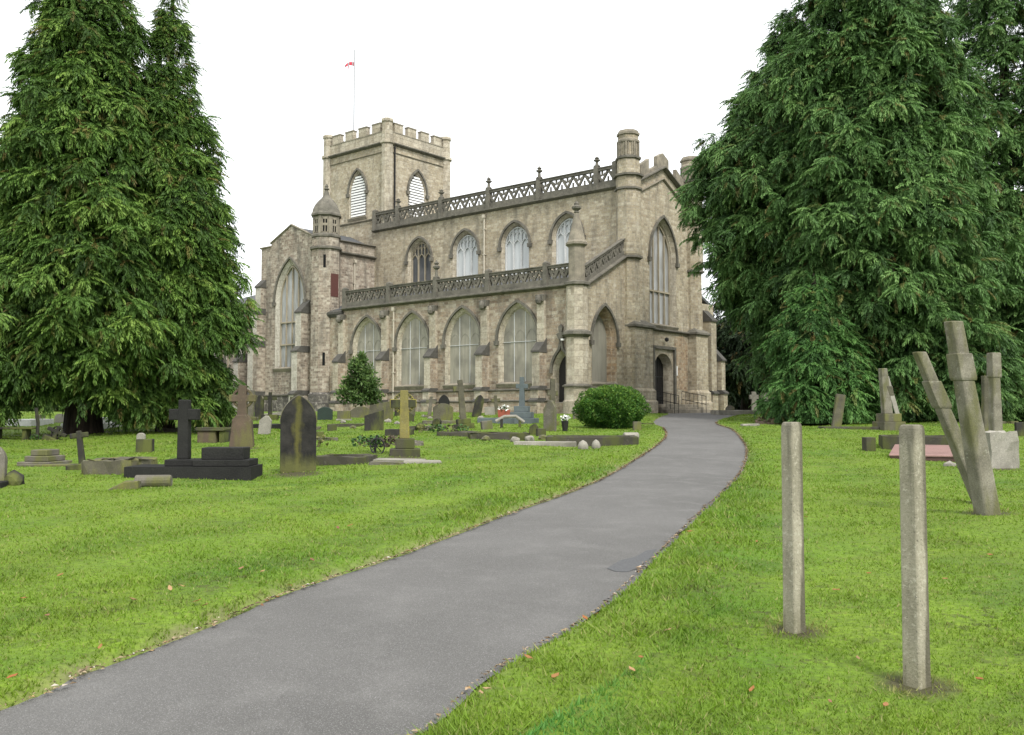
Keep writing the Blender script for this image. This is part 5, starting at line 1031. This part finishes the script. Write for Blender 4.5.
def conifer(name, x, y, prof, trunk_r, label, leaf, nb=300, per=15, fl=.62, lean=0, seed=1, droop=.35, dens=1., tufts=5, group='big conifers around the churchyard', zlow=.6, lobes=.16, category='conifer', up=.25):
    """prof = [(height, radius)...] of the crown; boughs spring from the trunk and hang feathers of foliage"""
    rng = np.random.default_rng(seed); gz = float(gbase(x, y)); root = empty(name, (x, y, gz)); H = prof[-1][0]
    hz = np.array([p[0] for p in prof]); hr = np.array([p[1] for p in prof])
    cum = np.cumsum(np.interp(np.linspace(hz[0], H, 400), hz, hr) + .55); cum /= cum[-1]
    hh = np.interp(rng.random(nb), cum, np.linspace(hz[0], H, 400)); az = rng.uniform(0, 2 * np.pi, nb)
    az = np.where(rng.random(nb) < .62, -np.pi / 2 + rng.normal(0, 1.05, nb), az)                    # more boughs on the open, lit side
    ph = rng.uniform(0, 6.28, 4); lob = 1 + lobes * (np.sin(3 * az + ph[0] + .5 * hh) * .6 + np.sin(5 * az + ph[1] - .9 * hh) * .5)
    Lb = np.interp(hh, hz, hr) * np.where(rng.random(nb) < .12, rng.uniform(1.04, 1.16, nb), rng.uniform(.66, 1.04, nb)) * lob
    Ps, Ds, Ls, Sh = [], [], [], []; tw = MB()
    for i in range(nb):
        out = np.array((math.cos(az[i]), math.sin(az[i]), 0)); side = np.array((-out[1], out[0], 0)); e = rng.uniform(-.05, up); L = Lb[i]
        nt_ = max(2, int(round(tufts * (.35 + .65 * L / max(hr)) * dens))); bs = rng.uniform(-.26, .24)
        for q in range(nt_):                                             # each tuft is a small mop of feathers: lit crown, shaded skirt
            s = 1 if q == 0 else rng.beta(2.4, 1.0); so = rng.normal(0, 1) * (.16 * L * (1.25 - s) + .08) + (0 if q == 0 else 0)
            c = out * (s * L) + side * so + np.array((0, 0, hh[i] + L * (e * s - droop * s ** 2.2) - abs(so) * .2 + rng.normal(0, .08)))
            n = per; ang = rng.normal(0, 1.05, n); D = out[None] * np.cos(ang)[:, None] + side[None] * np.sin(ang)[:, None]; lift = rng.beta(1.2, 1.6, n); D[:, 2] = .38 - 1.5 * lift
            P = c[None] + rng.normal(0, .06, (n, 3)) + D * (.05 + .12 * fl) * np.array((1, 1, .3)) - np.array((0, 0, 1.)) * (lift * .30 * fl)[:, None]
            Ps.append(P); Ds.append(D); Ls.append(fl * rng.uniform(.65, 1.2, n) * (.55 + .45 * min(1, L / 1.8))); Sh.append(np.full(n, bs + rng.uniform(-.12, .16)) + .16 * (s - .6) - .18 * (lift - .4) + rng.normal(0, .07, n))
        if i % 3 == 0: tw.tube([(0, 0, hh[i]), tuple(out * L * .5 + np.array((0, 0, hh[i] + L * e * .5 - L * droop * .2))), tuple(out * L * .9 + np.array((0, 0, hh[i] + L * e * .9 - L * droop * .78)))], .045, mbark, 4, .012)
    P, D, L, S = map(np.concatenate, (Ps, Ds, Ls, Sh)); V, T = emit(P, D, L, S, rng)
    V[:, 0] += lean * V[:, 2]; V[:, 2] = np.maximum(V[:, 2], .04)
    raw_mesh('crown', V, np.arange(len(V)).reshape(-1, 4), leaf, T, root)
    tw.lathe(0, 0, [(trunk_r * 1.4, -.3), (trunk_r * 1.2, .25), (trunk_r * 1.06, .9), (trunk_r, 1.6)], mbark, 12); tw.tube([(0, 0, 1.5), (.02, 0, H * .3), (lean * H * .6, 0, H * .6), (lean * H * .97, 0, H * .97)], trunk_r, mbark, 10, .05); tw.build('trunk', root, uv=False)
    return tag(root, label, category, group)
def at(px, y): return (px - CX) / FPX * y
# left pair
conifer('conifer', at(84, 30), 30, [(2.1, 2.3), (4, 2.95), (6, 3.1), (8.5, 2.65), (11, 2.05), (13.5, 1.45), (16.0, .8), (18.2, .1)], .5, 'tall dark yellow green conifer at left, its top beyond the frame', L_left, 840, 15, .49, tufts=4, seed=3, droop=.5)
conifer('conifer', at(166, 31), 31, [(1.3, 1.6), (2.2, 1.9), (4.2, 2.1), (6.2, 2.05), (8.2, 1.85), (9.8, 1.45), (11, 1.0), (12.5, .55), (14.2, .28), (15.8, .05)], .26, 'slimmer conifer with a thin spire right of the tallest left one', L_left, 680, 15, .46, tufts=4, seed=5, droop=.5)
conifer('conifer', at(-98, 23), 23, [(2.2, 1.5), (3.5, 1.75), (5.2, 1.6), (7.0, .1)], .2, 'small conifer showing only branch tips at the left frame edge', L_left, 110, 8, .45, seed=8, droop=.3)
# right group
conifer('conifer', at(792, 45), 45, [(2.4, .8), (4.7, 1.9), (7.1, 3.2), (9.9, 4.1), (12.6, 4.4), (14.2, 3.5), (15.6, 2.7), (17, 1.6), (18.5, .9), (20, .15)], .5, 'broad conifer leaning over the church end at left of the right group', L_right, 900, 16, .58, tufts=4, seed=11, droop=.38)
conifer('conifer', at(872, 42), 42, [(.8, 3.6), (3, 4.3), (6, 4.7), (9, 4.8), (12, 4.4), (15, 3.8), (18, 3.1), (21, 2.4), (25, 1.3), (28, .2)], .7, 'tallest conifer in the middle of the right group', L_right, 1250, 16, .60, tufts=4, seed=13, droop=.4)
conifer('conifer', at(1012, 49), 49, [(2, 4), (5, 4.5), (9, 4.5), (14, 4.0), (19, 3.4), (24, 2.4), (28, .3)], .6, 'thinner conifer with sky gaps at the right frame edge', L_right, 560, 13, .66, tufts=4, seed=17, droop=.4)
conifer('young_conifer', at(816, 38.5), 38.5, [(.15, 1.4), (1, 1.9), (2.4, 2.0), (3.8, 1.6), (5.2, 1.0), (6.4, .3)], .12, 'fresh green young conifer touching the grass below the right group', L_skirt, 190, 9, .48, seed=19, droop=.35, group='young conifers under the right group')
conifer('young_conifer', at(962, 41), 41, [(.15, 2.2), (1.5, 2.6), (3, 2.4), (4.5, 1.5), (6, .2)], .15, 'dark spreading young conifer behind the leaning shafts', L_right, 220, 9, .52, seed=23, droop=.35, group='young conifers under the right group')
conifer('young_conifer', at(890, 40), 40, [(.2, 1.5), (1.2, 1.7), (2.6, 1.5), (4.2, .8), (5.2, .1)], .12, 'young conifer behind the broken cross on two steps', L_skirt, 150, 9, .48, seed=29, droop=.35, group='young conifers under the right group')
# far dark evergreens
for i, (px, y, rr, H, lab) in enumerate(((748, 78, 5.0, 11, 'dark far evergreen with a bare reddish trunk beyond the church corner'), (806, 82, 5.5, 12, 'dark far evergreen seen under the broad right conifer'), (10, 66, 5, 6.5, 'dark far evergreen nearest the left frame edge'), (75, 70, 5.5, 7, 'dark far evergreen seen between the left trunks'), (140, 68, 4.6, 6.2, 'dark far evergreen right of the left conifer trunk'), (200, 76, 5, 6.0, 'dark far evergreen left of the chancel'), (900, 78, 6, 11, 'dark far evergreen behind the tallest right conifer'), (728, 96, 5, 9, 'dark far evergreen farthest beyond the church north corner'), (1000, 80, 6, 11, 'dark far evergreen at far right behind the group'))):
    lo = 2.2 if i == 0 else .25
    conifer('evergreen_tree', at(px, y), y, [(lo, rr * .7), (lo + H * .25, rr), (H * .7, rr * .85), (H, rr * .15)], .55, lab, L_yew, 230, 7, .9, seed=40 + i, droop=.3, group='dark evergreens behind the churchyard', lobes=.1, category='evergreen tree')

def leafcloud(root, name, ell, n, size, m, seed, shell=.35, rough=.12, cut=None):
    rng = np.random.default_rng(seed); d = rng.normal(0, 1, (n, 3)); d /= np.linalg.norm(d, axis=1, keepdims=True)
    lump = 1 + rough * (np.sin(5 * d[:, 0] + 3 * d[:, 2]) * np.sin(6 * d[:, 1] - 2 * d[:, 2]) + .6 * np.sin(11 * d[:, 0] + 9 * d[:, 1] + 8 * d[:, 2]))
    rad = (1 - shell * rng.random(n) ** 1.6) * lump; P = d * rad[:, None] * np.array(ell[3:]) + np.array(ell[:3])
    a = rng.normal(0, 1, (n, 3)) * .8 + d * .9 + np.array((0, 0, .35)); a /= np.linalg.norm(a, axis=1, keepdims=True); b = np.cross(a, rng.normal(0, 1, (n, 3))); b /= np.linalg.norm(b, axis=1, keepdims=True)
    s = size * rng.uniform(.6, 1.3, n)[:, None]; V = np.stack([P - a * s * .5, P + b * s * .26, P + a * s * .6, P - b * s * .26], 1)
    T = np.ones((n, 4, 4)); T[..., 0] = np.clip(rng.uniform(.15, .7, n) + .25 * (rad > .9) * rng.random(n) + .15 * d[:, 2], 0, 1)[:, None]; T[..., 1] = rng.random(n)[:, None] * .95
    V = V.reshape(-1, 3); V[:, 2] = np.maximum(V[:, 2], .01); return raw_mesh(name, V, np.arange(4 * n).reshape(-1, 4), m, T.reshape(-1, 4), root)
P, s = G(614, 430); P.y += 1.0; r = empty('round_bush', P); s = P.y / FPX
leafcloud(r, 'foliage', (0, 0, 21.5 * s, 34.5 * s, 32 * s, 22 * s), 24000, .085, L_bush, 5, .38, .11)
k = MB(); k.tube([(0, 0, -.1), (.02, 0, .5)], .09, mbark); k.tube([(.05, .1, -.1), (.3, .2, .7)], .05, mbark); k.build('stem', r, uv=False); tag(r, 'dense round clipped green bush beside the path near the church', 'bush')
P, s = G(357, 418); r = empty('sapling_tree', P + Vector((0, 1, 0))); s = P.y / FPX
k = MB(); k.tube([(0, 0, -.1), (.05, 0, 1.0), (0, .05, 2.2)], .08, mbark, 8, .03)
for i in range(12): a = random.uniform(0, 6.28); q = random.uniform(.6, 1.2); z = random.uniform(.7, 2.4); k.tube([(.03, 0, z), (q * .6 * math.cos(a), q * .6 * math.sin(a), z + .35), (q * math.cos(a), q * math.sin(a), z + .55)], .03, mbark, 5, .008)
k.build('trunk', r, uv=False)
rng = np.random.default_rng(9); VV, TT = [], []
cr = MB()
o = None
cent = [(-.0, 0, 36, 16, 20), (-14, 0, 24, 12, 11), (13, 0, 22, 12, 10), (-4, -6, 50, 9, 13), (4, 4, 44, 11, 13), (-10, 5, 34, 11, 11), (11, -6, 33, 11, 11), (0, -6, 20, 13, 9), (1, 0, 58, 6, 9)]
for i, (dx, dy, zc, rx, rz_) in enumerate(cent):
    q = leafcloud(None, 'tmp', (dx * s, dy * s, zc * s + .05, rx * s * .92, rx * s * .92, rz_ * s * .9), 560, .17, L_sap, 60 + i, .8, .2); me = q.data
    v = np.empty(len(me.vertices) * 3, np.float32); me.vertices.foreach_get('co', v); c4 = np.empty(len(me.vertices) * 4, np.float32); me.color_attributes['tint'].data.foreach_get('color', c4)
    VV.append(v.reshape(-1, 3)); TT.append(c4.reshape(-1, 4)); bpy.data.objects.remove(q); bpy.data.meshes.remove(me)
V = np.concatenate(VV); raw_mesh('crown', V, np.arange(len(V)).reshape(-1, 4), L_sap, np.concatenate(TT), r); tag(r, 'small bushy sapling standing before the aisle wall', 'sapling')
